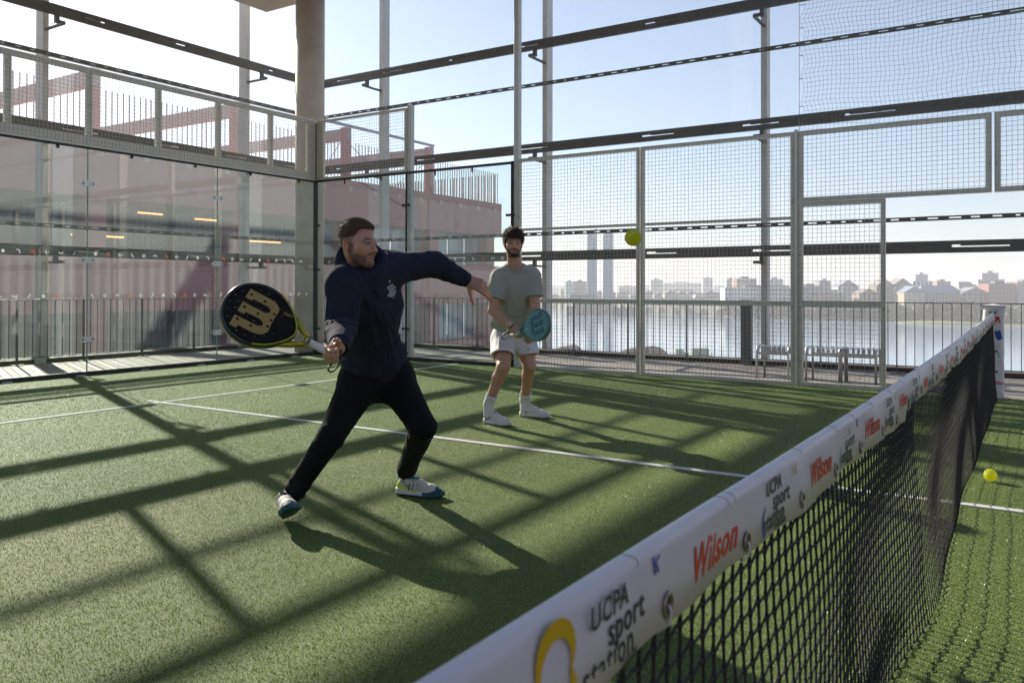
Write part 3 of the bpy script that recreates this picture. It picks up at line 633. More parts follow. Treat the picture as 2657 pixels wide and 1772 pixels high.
while u<1880:
    wd=rr.uniform(20,42); ci=rr.randrange(6); rf=rr.choice(['flat','hip','gable']); h=rr.uniform(8,19)
    where='left of the bridge towers' if u<1520 else ('behind the bridge towers' if u<1590 else ('just right of the bridge towers' if u<1660 else ('right of the tall mesh post' if u<1760 else 'near the end of the arched quay')))
    B(u,u+wd,771-h,778,rr.uniform(900,980),cols[ci],'%s %s roofed quay house %s, %s in row'%(cn[ci],rf,where,['first','second','third','fourth','fifth','sixth','seventh','eighth','ninth','tenth','eleventh','twelfth','thirteenth','fourteenth','fifteenth','sixteenth','seventeenth','eighteenth','nineteenth','twentieth','twenty first'][k]) ,rf,win=(int(wd/5),2)); u+=wd*.93; k+=1
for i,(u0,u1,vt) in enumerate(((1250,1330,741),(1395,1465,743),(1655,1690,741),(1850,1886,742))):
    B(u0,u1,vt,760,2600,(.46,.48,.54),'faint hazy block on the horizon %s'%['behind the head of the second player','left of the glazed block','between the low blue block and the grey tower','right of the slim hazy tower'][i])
# arched quay wall
def quay():
    t=thing('arched_quay_wall','long pale stone quay wall pierced by low arches at the water','wall',(0,0,0),None)
    pts=[A(1395,800,860),A(1640,815,700),A(1905,812,600)]; pts=[np.array([p[0],p[1],0]) for p in pts]
    st=mat('pale_stone',(.50,.43,.34),.85,var=.2,vscale=.1); dk=mat('arch_shadow_brick',(.12,.11,.1),.9)  # flat dark faces paint the shade inside the arches
    for a,b in zip(pts[:-1],pts[1:]):
        mb=MB(); mb.bar((a[0],a[1],-15.5),(b[0],b[1],-15.5),3,9.0); mb.build('wall',st,t)
        mb=MB(); mb.bar((a[0],a[1],-10.4),(b[0],b[1],-10.4),3.6,1.2); mb.build('parapet',mat('pale_stone_cap',(.56,.5,.42),.8),t)
        L_=np.linalg.norm(b-a); d=(b-a)/L_; nn=np.array([-d[1],d[0],0]); 
        if np.dot(nn,-a)<0: nn=-nn
        k=int(L_/16); mb=MB()
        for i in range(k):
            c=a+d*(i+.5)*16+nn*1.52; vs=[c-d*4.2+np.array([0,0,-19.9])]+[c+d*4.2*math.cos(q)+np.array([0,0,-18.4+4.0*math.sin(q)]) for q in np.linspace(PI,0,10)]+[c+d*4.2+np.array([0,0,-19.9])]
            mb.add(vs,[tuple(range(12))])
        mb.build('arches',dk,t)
quay()
# lift bridge
def bridge():
    base=A(1537,822,650); t=thing('lift_bridge','lift bridge with tall pale twin pylons standing in the river','bridge',(base[0],base[1],-20),None,rz=math.atan2(CR[1],CR[0]))
    s=650/FPX; pm=mat('pylon_white',(.24,.29,.36),.6,var=.06,vscale=.05); dm=mat('pier_dark',(.13,.125,.13),.85,var=.2,vscale=.2); H=21.15+(746.8-592)*s
    for u0,u1 in ((1524,1549),(1565,1591)):
        x0=(u0-1537)*s; x1=(u1-1537)*s
        mb=MB(); c=(x1-x0)*.72
        mb.add([(x0,0,3),(x0+c,-2,3),(x1,0,3),(x1,6,3),(x0,6,3),(x0,0,H-5),(x0+c,-2,H-1),(x1,0,H),(x1,6,H),(x0,6,H-5)],[(0,1,6,5),(1,2,7,6),(2,3,8,7),(3,4,9,8),(4,0,5,9),(5,6,7,8,9),(4,3,2,1,0)]); mb.build('pylon',pm,t)
        mb=MB(); mb.box(x0+.4,x0+1.3,-.35,0,8,H-8); mb.build('rail_slot',dm,t)
    mb=MB(); mb.box(-17,33,-7,10,-.5,5.5)
    for i in range(8): mb.lathe([(2.2,-.5),(2.2,6.6),(1.6,7.6)],(-14+i*6.2,-8,0),10)
    mb.build('pier',dm,t)
    mb=MB(); mb.box(-21,-11,-5,5,-.5,6.6); mb.box(-15,10,-2,6,5.5,9.5); mb.build('pier_house',dm,t)
    mb=MB(); mb.box(-200,120,0,5,11,13.2); mb.build('deck',mat('bridge_deck',(.42,.40,.37),.7),t)
    mb=MB(); mb.box(-18,-2,-3,4,13.2,16); mb.build('control_cabin',mat('cabin_dark',(.10,.10,.14),.6),t)
bridge()
# wood on the far bank and grassy islet
def wood():
    n=34000; b0=A(1880,815,575); V=[];F=[]
    us=rng.uniform(1880,2760,n); cl=np.array([math.sin(u*.071)+math.sin(u*.023+1)*1.4+math.sin(u*.19)*.6 for u in us])
    top=793-5*cl+rng.normal(0,1.5,n); low=np.interp(us,[1880,2290,2700],[821,829,842]); v=low-(low-top)*rng.random(n)**.8; d=np.interp(us,[1880,2290,2700],[590,520,445])+rng.uniform(5,30,n)
    P=np.stack([CAM+dd*(BASIS.T@np.array([(u-CX)/FPX,-(vv-CY)/FPX,1.])) for u,vv,dd in zip(us,v,d)]); 
    V=np.repeat(P,3,0)+rng.normal(0,.85,(3*n,3)); me=bpy.data.meshes.new('bank_wood'); me.vertices.add(3*n); me.vertices.foreach_set('co',V.reshape(-1)); me.loops.add(3*n); me.loops.foreach_set('vertex_index',np.arange(3*n,dtype=np.int32)); me.polygons.add(n); me.polygons.foreach_set('loop_start',np.arange(0,3*n,3,dtype=np.int32)); me.polygons.foreach_set('material_index',rng.integers(0,3,n).astype(np.int32)); me.update(); me.validate()
    o=link_mesh('bank_wood',me,[mat('bare_twigs',(.11,.085,.065),.9),mat('bare_twigs_light',(.17,.13,.10),.9),mat('evergreen',(.07,.075,.05),.9)]); tag(o,'leafless brown wood lining the far river bank','wood',kind='stuff')
wood()
mb=MB(); p=A(2450,829,488); mb.lathe([(30,-1.2),(24,.4),(12,1.1),(2,1.3)],(0,0,0),24); o=mb.build('grassy_islet',mat('islet_grass',(.22,.24,.10),.9,var=.3,vscale=.2),smooth=True); o.location=(p[0],p[1],-19.6); o.scale=(.35,1.,1.); o.rotation_euler=(0,0,0); o['kind']='structure'
# pontoons and boats near the foot of the terrace
def boatlike():
    rz=math.atan2(CR[1],CR[0])
    def pos(u,v,d): p=A(u,v,d); return (p[0],p[1],-20.)
    t=thing('green_barge','green flat work barge moored on the river below','boat',pos(1790,933,238),rz=rz); g=mat('barge_green',(.10,.20,.12),.6,var=.15,vscale=.5)
    mb=MB(); mb.add([(-5.6,-2,0),(5.6,-2,0),(5.6,2,0),(-5.6,2,0),(-6.4,-2.4,1.5),(6.2,-2.4,1.5),(6.2,2.4,1.5),(-6.4,2.4,1.5)],[(0,1,5,4),(1,2,6,5),(2,3,7,6),(3,0,4,7),(4,5,6,7),(3,2,1,0)]); mb.build('hull',g,t)
    mb=MB(); mb.box(0.5,5.2,-1.6,1.6,1.5,3.6); mb.build('hold_cover',g,t); mb=MB(); mb.box(-4.5,-2,-1.4,1.4,1.5,3.4); mb.box(-2.0,-.6,-1.2,1.2,1.5,2.4); mb.build('wheelhouse',mat('barge_pale',(.34,.42,.34),.6),t)
    mb=MB(); [mb.tube([(x,-2.2,1.5),(x,-2.2,2.6)],.05,5) for x in (-6,-5,-1,5.6,6.1)]; mb.tube([(4.6,0,3),(4.6,0,4.6)],.06,5); mb.tube([(3.6,0,4.3),(5.6,0,4.3)],.05,5); mb.build('mast',M_dark,t)
    def hump(name,label,u0,u1,vt,vb,d,col,cat):
        c=pos((u0+u1)/2,vb,d); Wd=(u1-u0)*d/FPX; Ht=(vb-vt)*d/FPX
        bm=bmesh.new(); bmesh.ops.create_grid(bm,x_segments=26,y_segments=10,size=.5)
        for v in bm.verts:
            e=max(0,1-(2*v.co.x)**4)*max(0,1-(2*v.co.y)**2); v.co=Vector((v.co.x*Wd,v.co.y*9,e*Ht*(1.5+.10*math.sin(v.co.x*9)+.05*rr.random())))
        mb=MB(); mb.addbm(bm); o=mb.build(name,mat(name+'_m',col,.95,var=.3,vscale=.8),smooth=False); o.location=c; o.rotation_euler=(0,0,rz); return tag(o,label,cat)
    hump('thatched_pontoon_roof','long brown humped pontoon roof left of the green barge',1592,1748,905,932,232,(.13,.075,.055),'pontoon')
    hump('brown_boat_roof','brown humped boat roof low behind the rail near the second player',1432,1520,898,918,250,(.15,.10,.07),'boat')
    t=thing('white_houseboat','white and pale blue houseboat moored right of the brown boat roof','boat',pos(1495,926,225),rz=rz)
    mb=MB(); mb.box(-6.5,6.5,-2,2,0,1.1); mb.build('hull',mat('boat_white',(.6,.62,.64),.5),t); mb=MB(); mb.box(-5,4.5,-1.6,1.6,1.1,2.7); mb.build('cabin',mat('boat_blue',(.35,.45,.52),.5),t); mb=MB(); [mb.box(-4.5+i*1.8,-3.5+i*1.8,-1.63,-1.6,1.5,2.3) for i in range(5)]; mb.build('windows',M_win,t)
    p=A(1628,925,200); t=thing('quay_lamp','tall twin arm street lamp rising from the quay in front of the river','street lamp',(p[0],p[1],-20)); mb=MB(); mb.tube([(0,0,0),(0,0,5.0)],.07,6); mb.tube([(0,0,4.8),(-.7,.45,5.0)],.05,5); mb.build('pole',M_rail,t); mb=MB(); mb.box(-1.1,-.5,.3,.6,4.98,5.1); mb.build('lamp_head',M_rail,t)
boatlike()
# ================================================================== NET, POST, BALLS, STOOLS
ZT=lambda x: float(np.interp(x,[0,.5,.9,1.3,1.77,2.7,5,9.9],[.872,.871,.868,.863,.859,.853,.857,.893]))
ZB=lambda x: float(np.interp(x,[0,.93,1.23,1.72,2.36,2.75,2.93,2.97,3.1,4,5.4,9.7],[.775,.772,.763,.754,.747,.733,.722,.745,.764,.748,.744,.80]))
def net():
    t=thing('padel_net','black knotted net across the court with a white printed vinyl band','net',(0,0,0))
    M_cord=mat('net_cord',(.016,.015,.016),.55,bump=.6,bscale=900,spec=.4)
    xs=np.arange(.14,9.84,.0415); nz=21
    def P(i,j):
        x=xs[i]; q=j/nz; zt=ZB(x)+.012; z=zt*(1-q)+.006*q
        y=-.03*q*(1.0+(.9*math.sin(x*1.9+.6)+.5*math.sin(x*4.3))*math.exp(-(x/5.2)**4))*(q**.5)-.004*math.sin(q*9+x*3)-.006
        zz=.5*.006*(1 if (i+j)%2 else -1); x2=x+.004*math.sin(j*1.7+i)*q+.05*q*math.sin(x*1.1)*.3
        return np.array([x2,y,z+zz])
    mb=MB()
    for i in range(len(xs)):
        near=xs[i]<3.2; n=7 if near else 4
        pts=[P(i,j) for j in range(nz+1)]
        if near:
            ip=[];
            for j in range(nz): 
                a,b=pts[j],pts[j+1]; ip.append(a); ip.append(a*.75+b*.25+np.array([0.001,0,0])); ip.append((a+b)/2+np.array([.0016,0,0])); ip.append(a*.25+b*.75+np.array([.001,0,0]))
            ip.append(pts[-1]); rr_=[(.0042 if k%4==0 else .0024) for k in range(len(ip))]
            mb.tube(ip,rr_,n)
        else:
            mb.tube(pts,.0018,n)
    mb.build('upright_cords',M_cord,t,smooth=True)
    mb=MB()
    for j in range(1,nz+1):
        ip=[];rr_=[]
        for i in range(len(xs)-1):
            a,b=P(i,j),P(i+1,j)
            if xs[i]<3.2:
                # alternate cords run slightly up and down between neighbouring knots
                ip+= [a,a*.7+b*.3+np.array([0,0,-.002]),a*.3+b*.7+np.array([0,0,.002])]; rr_+=[.0035,.0022,.0022]
            else: ip.append(a); rr_.append(.0014)
        ip.append(P(len(xs)-1,j)); rr_.append(.002); mb.tube(ip,rr_,6 if j<99 else 4)
    mb.build('cross_cords',M_cord,t,smooth=True)
    # vinyl band folded over the cable
    M_v=mat('white_vinyl',(.82,.82,.82),.36,var=.05,vscale=4,trans=.26,bump=.05,bscale=14)
    prof=[]; 
    def ring(x):
        zt,zb=ZT(x),ZB(x); r=.0125; w=.0035*math.sin(x*7)+.002*math.sin(x*23+1); wv=.004*math.sin(x*11)
        o=[(-.0145-.001+w*1.3,zb+wv*.5),(-.0150+w*.7,(zb+zt)/2),(-.0138+w*.2,zt-r*1.4)]+[(r*math.cos(a)*1.02,zt-r+r*math.sin(a)) for a in np.linspace(PI*.98,.02*PI,9)]+[(.0138,zt-r*1.4),(.015,(zb+zt)/2),(.0155,zb+.002)]
        inn=[(y*.9,z) for y,z in o[::-1]]; inn=[(y*.88,z-(.0016 if 3<=k<=11 else 0)) for k,(y,z) in enumerate(o[::-1])]
        return [(x,y,z) for y,z in o+inn]
    X=np.concatenate([np.arange(.16,3.4,.02),np.arange(3.4,9.85,.05)]); vs=[];n=len(ring(1.)); fs=[]
    for x in X: vs+=ring(x)
    for i in range(len(X)-1):
        for k in range(n): fs.append((i*n+k,(i+1)*n+k,(i+1)*n+(k+1)%n,i*n+(k+1)%n))
    fs+=[tuple(range(n)),tuple((len(X)-1)*n+k for k in range(n))[::-1]]
    mb=MB(); mb.add(vs,fs); band=mb.build('vinyl_band',M_v,t,smooth=False)
    me=band.data; me.polygons.foreach_set('use_smooth',[len(p.vertices)==4 for p in me.polygons])
    yf=lambda x: -.0150+(.0035*math.sin(x*7)+.002*math.sin(x*23+1))*.9-.0012
    def on_band(me,x0,z0,m_,name):
        for v in me.vertices:
            xx=x0+v.co.x; v.co=Vector((xx,yf(xx)-v.co.z,z0+v.co.y+(ZT(xx)-ZT(x0))))
        return link_mesh(name,me,m_,band)
    ink=mat('print_ink',(.035,.04,.05),.4); red=mat('print_red',(.62,.035,.02),.4)
    k=0
    while .71+.6*k<9.3:
        x0=.71+.6*k; sc=1.0 if k<4 else .92; zt=ZT(x0); 
        on_band(text_mesh('UCPA',.032,.0002,.0,.0006,'LEFT',1.15),x0-.002,zt-.027,ink,'lettering')
        on_band(text_mesh('sport',.040,.0002,.0,.0005,'LEFT',1.1),x0+.038,zt-.052,ink,'lettering')
        on_band(text_mesh('station',.040,.0002,.0,.0005,'LEFT',1.1),x0-.018,zt-.077,ink,'lettering')
        on_band(text_mesh('BORDEAUX',.0115,.0002,.0,.0002,'LEFT',1.15),x0+.045,zt-.0945,ink,'lettering')
        on_band(text_mesh('Wilson',.061,.0002,.28,.0011,'LEFT',1.07),x0+.272,zt-.060,red,'lettering')
        mb=MB(); 
        if k==0:
            pts=arc(0,0,.028,178,-30,16); wd=[.004+.013*math.sin(PI*min(1,(i+2)/17)) for i in range(17)]; q=poly_strip([(-.035,-.045)]+pts+[(.030,-.03)],[.002]+wd+[.012]); c=mat('print_yellow',(.62,.42,.01),.4)
            xx,zz=x0-.062,zt-.040
        else:
            q=poly_strip([(.012,.02),(.0,.008),(-.004,-.008),(.006,-.024)],[.002,.006,.009,.012]); c=[mat('print_blue',(.03,.07,.36),.4),mat('print_teal',(.01,.42,.45),.4),mat('print_red2',(.6,.06,.05),.4),mat('print_blue',(.03,.07,.36),.4)][(k-1)%4]
            xx,zz=x0-.02,zt-.07
        on_band(curve_mesh([q],.0002),xx,zz,c,'emblem')
        q1=poly_strip([(-.007,.010),(-.002,-.010)],.0035); q2=poly_strip([(.009,.008),(.0,.002),(.007,-.010)],.0032)
        for q in (q1,q2): on_band(curve_mesh([q],.0002),x0+.165,zt-.022,mat('print_violet',(.07,.07,.35),.4) if k%2==0 else mat('print_amber',(.62,.42,.12),.4),'emblem')
        k+=1
    gm=mat('grommet_brass',(.30,.28,.22),.3,metal=.9)
    for i in range(30):
        x=.905+.303*i; z=ZB(x)+.022
        if x>9.6: break
        mb=MB(); n=16; c=(x,yf(x),z)
        mb.tube([(x+.011*math.cos(a),yf(x)-.001,z+.0125*math.sin(a)) for a in np.linspace(0,2*PI,15)[:-1]],.0028,5,closed=True)
        g_=mb.build('grommet',gm,band,smooth=True)
        mb=MB(); mb.disc((x,yf(x)-.0004,z),(0,1,0),.009,.001,12); mb.build('grommet_hole',mat('hole_dark',(.05,.05,.045),.8),g_)
        mb=MB(); mb.tube([(x+.002,yf(x)-.001,z),(x+.003,yf(x)-.0035,z-.009),(x+.002,yf(x)-.003,z-.020),(x,-.006,z-.032)],.0017,5); mb.build('tie_strap',mat('tie_white',(.7,.7,.66),.5),g_,smooth=True)
    # crease and seam lines across the top roll
    mb=MB()
    for x in (.83,1.13,1.16,1.55,1.85,2.05,2.3,2.62,2.9,3.3,3.7,4.1,4.6,5.0,5.5,6.1,6.8,7.5,8.2,9.):
        zt=ZT(x); mb.tube([(x+.004*math.sin(a*3),.0128*math.cos(a)*1.02,zt-.0125+.0128*math.sin(a)) for a in np.linspace(PI*1.0,.35*PI,7)]+[],.0006,4)
    mb.build('seam',mat('seam_tan',(.45,.40,.32),.6),band)
    # steel cable end
    mb=MB(); mb.tube([(-.1,0,.858),(.16,0,ZT(.2)-.012),(.2,0,ZT(.2)-.012)],.004,6); mb.tube([(9.8,0,ZT(9.8)-.012),(9.93,0,ZT(9.9)-.012)],.004,6); mb.build('cable',M_dark,t)
net()
def netpost():
    t=thing('net_post','white padded net post with grommets and red and blue prints','net post',(9.955,0,0))
    M_p=mat('post_vinyl',(.70,.70,.70),.38,var=.06,vscale=9,bump=.35,bscale=10,bump2=.5,b2scale=5)
    bm=bmesh.new(); r=.098; n=28; rows=26; ring=[]
    rg=random.Random(5)
    for j in range(rows+1):
        z=DECK*0+.0+.965*j/rows; row=[]
        for k in range(n):
            a=2*PI*k/n; c,s=math.cos(a),math.sin(a); q=.8; e=(abs(c)**3.2+abs(s)**3.2)**(-1/3.2); rr_=r*e*(1+.012*math.sin(j*1.3+a*2)+.010*math.sin(j*.6+a*5)+(.03*math.sin(a*3+2) if j<4 else 0)); row.append(bm.verts.new((c*rr_,s*rr_,z)))
        ring.append(row)
    for j in range(rows):
        for k in range(n): bm.faces.new((ring[j][k],ring[j][(k+1)%n],ring[j+1][(k+1)%n],ring[j+1][k]))
    bm.faces.new(ring[-1]); bm.faces.new(ring[0][::-1])
    mb=MB(); mb.addbm(bm); sl=mb.build('padded_sleeve',M_p,t,smooth=True)
    mb=MB(); mb.add([(-.112,-.112,.968),(.10,-.112,.964),(.112,.112,.966),(-.112,.112,.972),(0,0,.99),(-.114,-.112,.935),(-.114,.112,.93)],[(0,1,4),(1,2,4),(2,3,4),(3,0,4),(0,4,3),(0,5,6,3)]); mb.build('top_cap',M_p,t)
    mb=MB(); mb.bar((-.116,-.112,.967),(-.116,.112,.971),.006,.006); mb.build('cap_piping',M_black,t)
    mb=MB(); mb.add([(-.06,-.110,.955),(.05,-.110,.955),(.02,-.150,.86),(-.03,-.146,.87)],[(0,1,2,3)]); mb.add([(-.06,.110,.955),(.05,.110,.955),(.02,.14,.84),(-.03,.138,.85)],[(0,1,2,3)]); mb.build('cap_flap',M_p,t)
    gm=MATS['grommet_brass']
    for (y,z) in ((.022,.90),(-.022,.90),(-.026,.70),(-.028,.50),(-.03,.29),(-.025,.07)):
        mb=MB(); mb.disc((-.1035,y,z),(1,0,0),.013,.006,12); g_=mb.build('grommet',gm,sl)
        mb=MB(); mb.disc((-.107,y,z),(1,0,0),.007,.003,10); mb.build('grommet_hole',M_black,g_)
    def onf(q,x,z,m_):
        me=curve_mesh([q],.0006)
        for v in me.vertices: v.co=Vector((-.1045-v.co.z,-(x+v.co.x),z+v.co.y))
        link_mesh('emblem',me,m_,sl)
    onf(poly_strip([(-.03,.045),(.035,.05)],.016),.02,.80,red_(),); onf(poly_strip([(.03,.05),(-.02,-.02)],.018),.02,.80,red_()); onf(poly_strip([(.03,.05),(.045,-.01)],.012),.02,.80,red_())
    onf([(-.02,.03),(.03,.06),(.05,-.03),(.01,-.05),(-.01,-.01)],.035,.66,MATS['print_blue'])
    onf(poly_strip([(.0,.03),(.02,-.03)],.008),.04,.47,MATS['print_teal'])
    me=text_mesh('Wilson',.05,.0004,.3,.001,'LEFT')
    for v in me.vertices: v.co=Vector((-.1045-v.co.z,-(.015+v.co.x*.55),.175+v.co.y))
    link_mesh('lettering',me,red_(),sl)
    mb=MB(); mb.box(-.13,.13,-.13,.13,.0005,.012); mb.build('base_plate',M_dark,t)
def red_(): return MATS['print_red']
netpost()
# ---- balls
M_ball=mat('tennis_felt',(.97,1.,.03),.85,var=.06,vscale=60,bump=.9,bscale=900,sheen=.3,trans=.55)
def ball(name,c,r,label,rot):
    bm=bmesh.new(); bmesh.ops.create_icosphere(bm,subdivisions=4,radius=r); mb=MB(); mb.addbm(bm); o=mb.build(name,M_ball,smooth=True); o.location=c; o.rotation_euler=rot; tag(o,label,'ball'); o['group']='padel balls'
    pts=[]
    for a in np.linspace(0,2*PI,61)[:-1]:
        p=np.array([math.cos(a)+.28*math.cos(3*a),math.sin(a)-.28*math.sin(3*a),.9*math.sin(2*a)]); pts.append(p/np.linalg.norm(p)*r*1.002)
    mb=MB(); mb.tube(pts,r*.035,5,closed=True); s_=mb.build('seam',mat('ball_seam',(.72,.75,.5),.7),o,smooth=True)
ball('padel_ball',A(1643,617,3.28),.034,'bright yellow ball flying in the air before the tall mesh post',(.4,.2,.1))
p=A(2553,1245,4.87); ball('padel_ball',(5.67,-.14,.040),.036,'bright yellow ball lying on the turf behind the far end of the net',(1.2,.5,.3))
# ---- slatted steel stools
def stool():
    t=thing('slatted_stool','','stool',(0,0,0)); M_s=mat('stool_steel',(.50,.51,.52),.38,metal=.75,var=.05)
    W_,D_,H=.40,.36,.43
    for s in (-1,1):
        y=s*W_/2; r=.05; pts=[(-D_/2-.01,y,0),(-D_/2,y,H-r)]+[(-D_/2+r-r*math.cos(a),y,H-r+r*math.sin(a)) for a in np.linspace(.3,PI/2,4)]+[(D_/2-r+r*math.sin(a),y,H-r+r*math.cos(a)) for a in np.linspace(0,1.3,4)]+[(D_/2,y,H-r),(D_/2+.01,y,0)]
        mb=MB(); mb.tube(pts,.014,8); mb.build('leg_frame',M_s,t,smooth=True)
    for k in range(7):
        y=-W_/2+W_*(k+.0)/6*.94+.012; r=.045; h=H+.004
        pts=[(-D_/2+.005,y,h-.09),(-D_/2+.008,y,h-r)]+[(-D_/2+.008+r-r*math.cos(a),y,h-r+r*math.sin(a)) for a in np.linspace(.4,PI/2,3)]+[(0,y,h-.012)]+[(D_/2-.008-r+r*math.sin(a),y,h-r+r*math.cos(a)) for a in np.linspace(0,1.2,3)]+[(D_/2-.005,y,h-.09)]
        mb=MB(); 
        for p,q in zip(pts[:-1],pts[1:]): mb.bar(p,q,.028,.006,(0,1,0) if False else (0,0,1) if abs(p[0]-q[0])>.02 else (1,0,0))
        mb.build('slat',M_s,t)
    mb=MB(); mb.box(-D_/2+.0,-D_/2+.012,-W_/2,W_/2,H-.10,H-.075); mb.box(D_/2-.012,D_/2,-W_/2,W_/2,H-.10,H-.075); mb.build('side_rail',M_s,t)
    return t
s0=stool(); spots=[((10.93,2.49,DECK),'slatted steel stool standing alone, behind the mesh left of the gate post'),((11.02,1.89,DECK),'slatted steel stool behind the gate mesh, left one of the touching pair'),((11.04,1.47,DECK),'slatted steel stool behind the gate mesh, right one of the touching pair')]
for i,(p,lb) in enumerate(spots):
    o=s0 if i==0 else copy_tree(s0); o.location=p; o['label']=lb; o['group']='steel stools on the terrace'
# ================================================================== IMPLICIT BODY TOOLS
F=np.float32
def vec(*a): return np.array(a,float)
def nrm(v): v=np.asarray(v,float); return v/np.linalg.norm(v)
def cone(P,a,b,ra,rb):
    a=np.asarray(a,F); ba=np.asarray(b,F)-a; d=P-a; L=max(float(ba@ba),1e-9); t=np.clip((d@ba)/L,0,1); q=d-t[:,None]*ba
    return np.sqrt(np.einsum('ij,ij->i',q,q))-(F(ra)+F(rb-ra)*t)
def ell(P,c,R,r):
    q=(P-np.asarray(c,F))@np.asarray(R,F).T if R is not None else P-np.asarray(c,F)
    r=np.asarray(r,F); k0=np.linalg.norm(q/r,axis=1); k1=np.linalg.norm(q/(r*r),axis=1); return k0*(k0-1)/np.maximum(k1,1e-6)
def smin(a,b,k): h=np.clip(.5+.5*(b-a)/k,0,1); return b*(1-h)+a*h-k*h*(1-h)
def smax(a,b,k): return -smin(-a,-b,k)
def sm(lst,k):
    o=lst[0]
    for x in lst[1:]: o=smin(o,x,k)
    return o
def wav(P,s,seed=0,oct=2):
    """cheap smooth pseudo noise in -1..1"""
    r=np.random.default_rng(seed); o=0; amp=1; tot=0
    for k in range(oct):
        w_=0
        for i in range(3):
            d=nrm(r.normal(size=3)); e=nrm(r.normal(size=3)); w_=w_+np.sin((P@d.astype(F))*F(s)+F(r.uniform(0,6))+F(1.7)*np.sin((P@e.astype(F))*F(s*.6)+F(r.uniform(0,6))))
        o=o+amp*w_/3; tot+=amp; amp*=.5; s*=2.1
    return o/tot
def wrinkle(P,a,b,amp,wl,c=.5,wd=.4,seed=0):
    """cross folds along limb a-b, strongest around fraction c, broken up round the limb"""
    a=np.asarray(a,F); ba=np.asarray(b,F)-a; L=float(np.linalg.norm(ba)); u=ba/L; d=P-a; t=(d@u); q=d-t[:,None]*u
    r=np.random.default_rng(seed+50); e1=nrm(np.cross(u,r.normal(size=3))).astype(F); e2=nrm(np.cross(u,e1)).astype(F); ang=np.arctan2(q@e1,q@e2); rd=np.linalg.norm(q,axis=1)
    n1=wav(P,11,seed,1); ph=t/F(wl)*6.283+F(4.5)*n1+F(1.3)*np.sin(ang+seed)+F(.8)*np.sin(2*ang+seed*2)
    env=np.clip(.5+.8*wav(P,15,seed+5,1)+.35*np.sin(ang*1.0+seed*1.7+t*9),0,1)
    return F(amp)*(1-np.abs(np.sin(ph*.5)))**1.6*np.exp(-((t/L-c)/wd)**2)*(rd<.16)*env
def isosurface(f,lo,hi,h=.004,B=8):
    lo=np.asarray(lo,float); hi=np.asarray(hi,float); bs=B*h; nb=np.ceil((hi-lo)/bs).astype(int)
    g=np.stack(np.meshgrid(*[np.arange(n) for n in nb],indexing='ij'),-1).reshape(-1,3)
    cen=lo+(g+.5)*bs; d=f(cen.astype(F)); keep=np.abs(d)<bs*.87*1.35+.012; g=g[keep]
    ax=np.arange(B+1); off=np.stack(np.meshgrid(ax,ax,ax,indexing='ij'),-1).reshape(-1,3)
    cells_k=[];cells_v=[];edges=[]
    S=(nb*B+2).astype(np.int64)
    def key(c): return (c[...,0].astype(np.int64)*S[1]+c[...,1])*S[2]+c[...,2]
    CH=600
    for s in range(0,len(g),CH):
        gb=g[s:s+CH]; nd=(gb[:,None,:]*B+off[None]); P=(lo+nd*h).astype(F)
        D=np.concatenate([f(P[i:i+200].reshape(-1,3)) for i in range(0,len(gb),200)]).reshape(len(gb),B+1,B+1,B+1)
        ins=D<0
        c=[ins[:,i:B+i,j:B+j,k:B+k] for i in (0,1) for j in (0,1) for k in (0,1)]; cnt=sum(x.astype(np.int8) for x in c); act=(cnt>0)&(cnt<8)
        bi,ci,cj,ck=np.nonzero(act)
        if len(bi)==0: continue
        sx=np.zeros((len(bi),3)); n=np.zeros(len(bi))
        for axis in range(3):
            for p in (0,1):
                for q in (0,1):
                    o0=[0,0,0]; o1=[0,0,0]; a1,a2=[x for x in range(3) if x!=axis]; o0[a1]=p;o0[a2]=q;o1[a1]=p;o1[a2]=q;o1[axis]=1
                    d0=D[bi,ci+o0[0],cj+o0[1],ck+o0[2]]; d1=D[bi,ci+o1[0],cj+o1[1],ck+o1[2]]; m_=(d0<0)!=(d1<0); t=np.where(m_,d0/np.where(m_,d0-d1,1),0)
                    pt=np.array(o0,float)[None]+0*sx; pt[:,axis]+=t; sx+=pt*m_[:,None]; n+=m_
        cg=gb[bi]*B+np.stack([ci,cj,ck],1); cells_k.append(key(cg)); cells_v.append(lo+(cg+sx/n[:,None])*h)
        for axis in range(3):
            sl0=[slice(None)]+[slice(0,B)]*3; sl1=list(sl0); sl1[axis+1]=slice(1,B+1)
            e=ins[tuple(sl0)]!=ins[tuple(sl1)]; b2,i2,j2,k2=np.nonzero(e); cg=gb[b2]*B+np.stack([i2,j2,k2],1); edges.append((axis,cg,ins[b2,i2,j2,k2]))
    K=np.concatenate(cells_k); V=np.concatenate(cells_v); K,idx=np.unique(K,return_index=True); V=V[idx]
    Fs=[]
    for axis,cg,inn in edges:
        a1,a2=[(1,2),(2,0),(0,1)][axis]; q=[]
        for (s1,s2) in ((1,1),(0,1),(0,0),(1,0)):
            c=cg.copy(); c[:,a1]-=s1; c[:,a2]-=s2; q.append(key(c))
        q=np.stack(q,1); pos=np.searchsorted(K,q); pos=np.minimum(pos,len(K)-1); ok=(K[pos]==q).all(1)&(cg>0).all(1); pos=pos[ok]; i2=inn[ok]
        pos=np.where(i2[:,None],pos,pos[:,::-1]); Fs.append(pos)
    return V,np.concatenate(Fs)
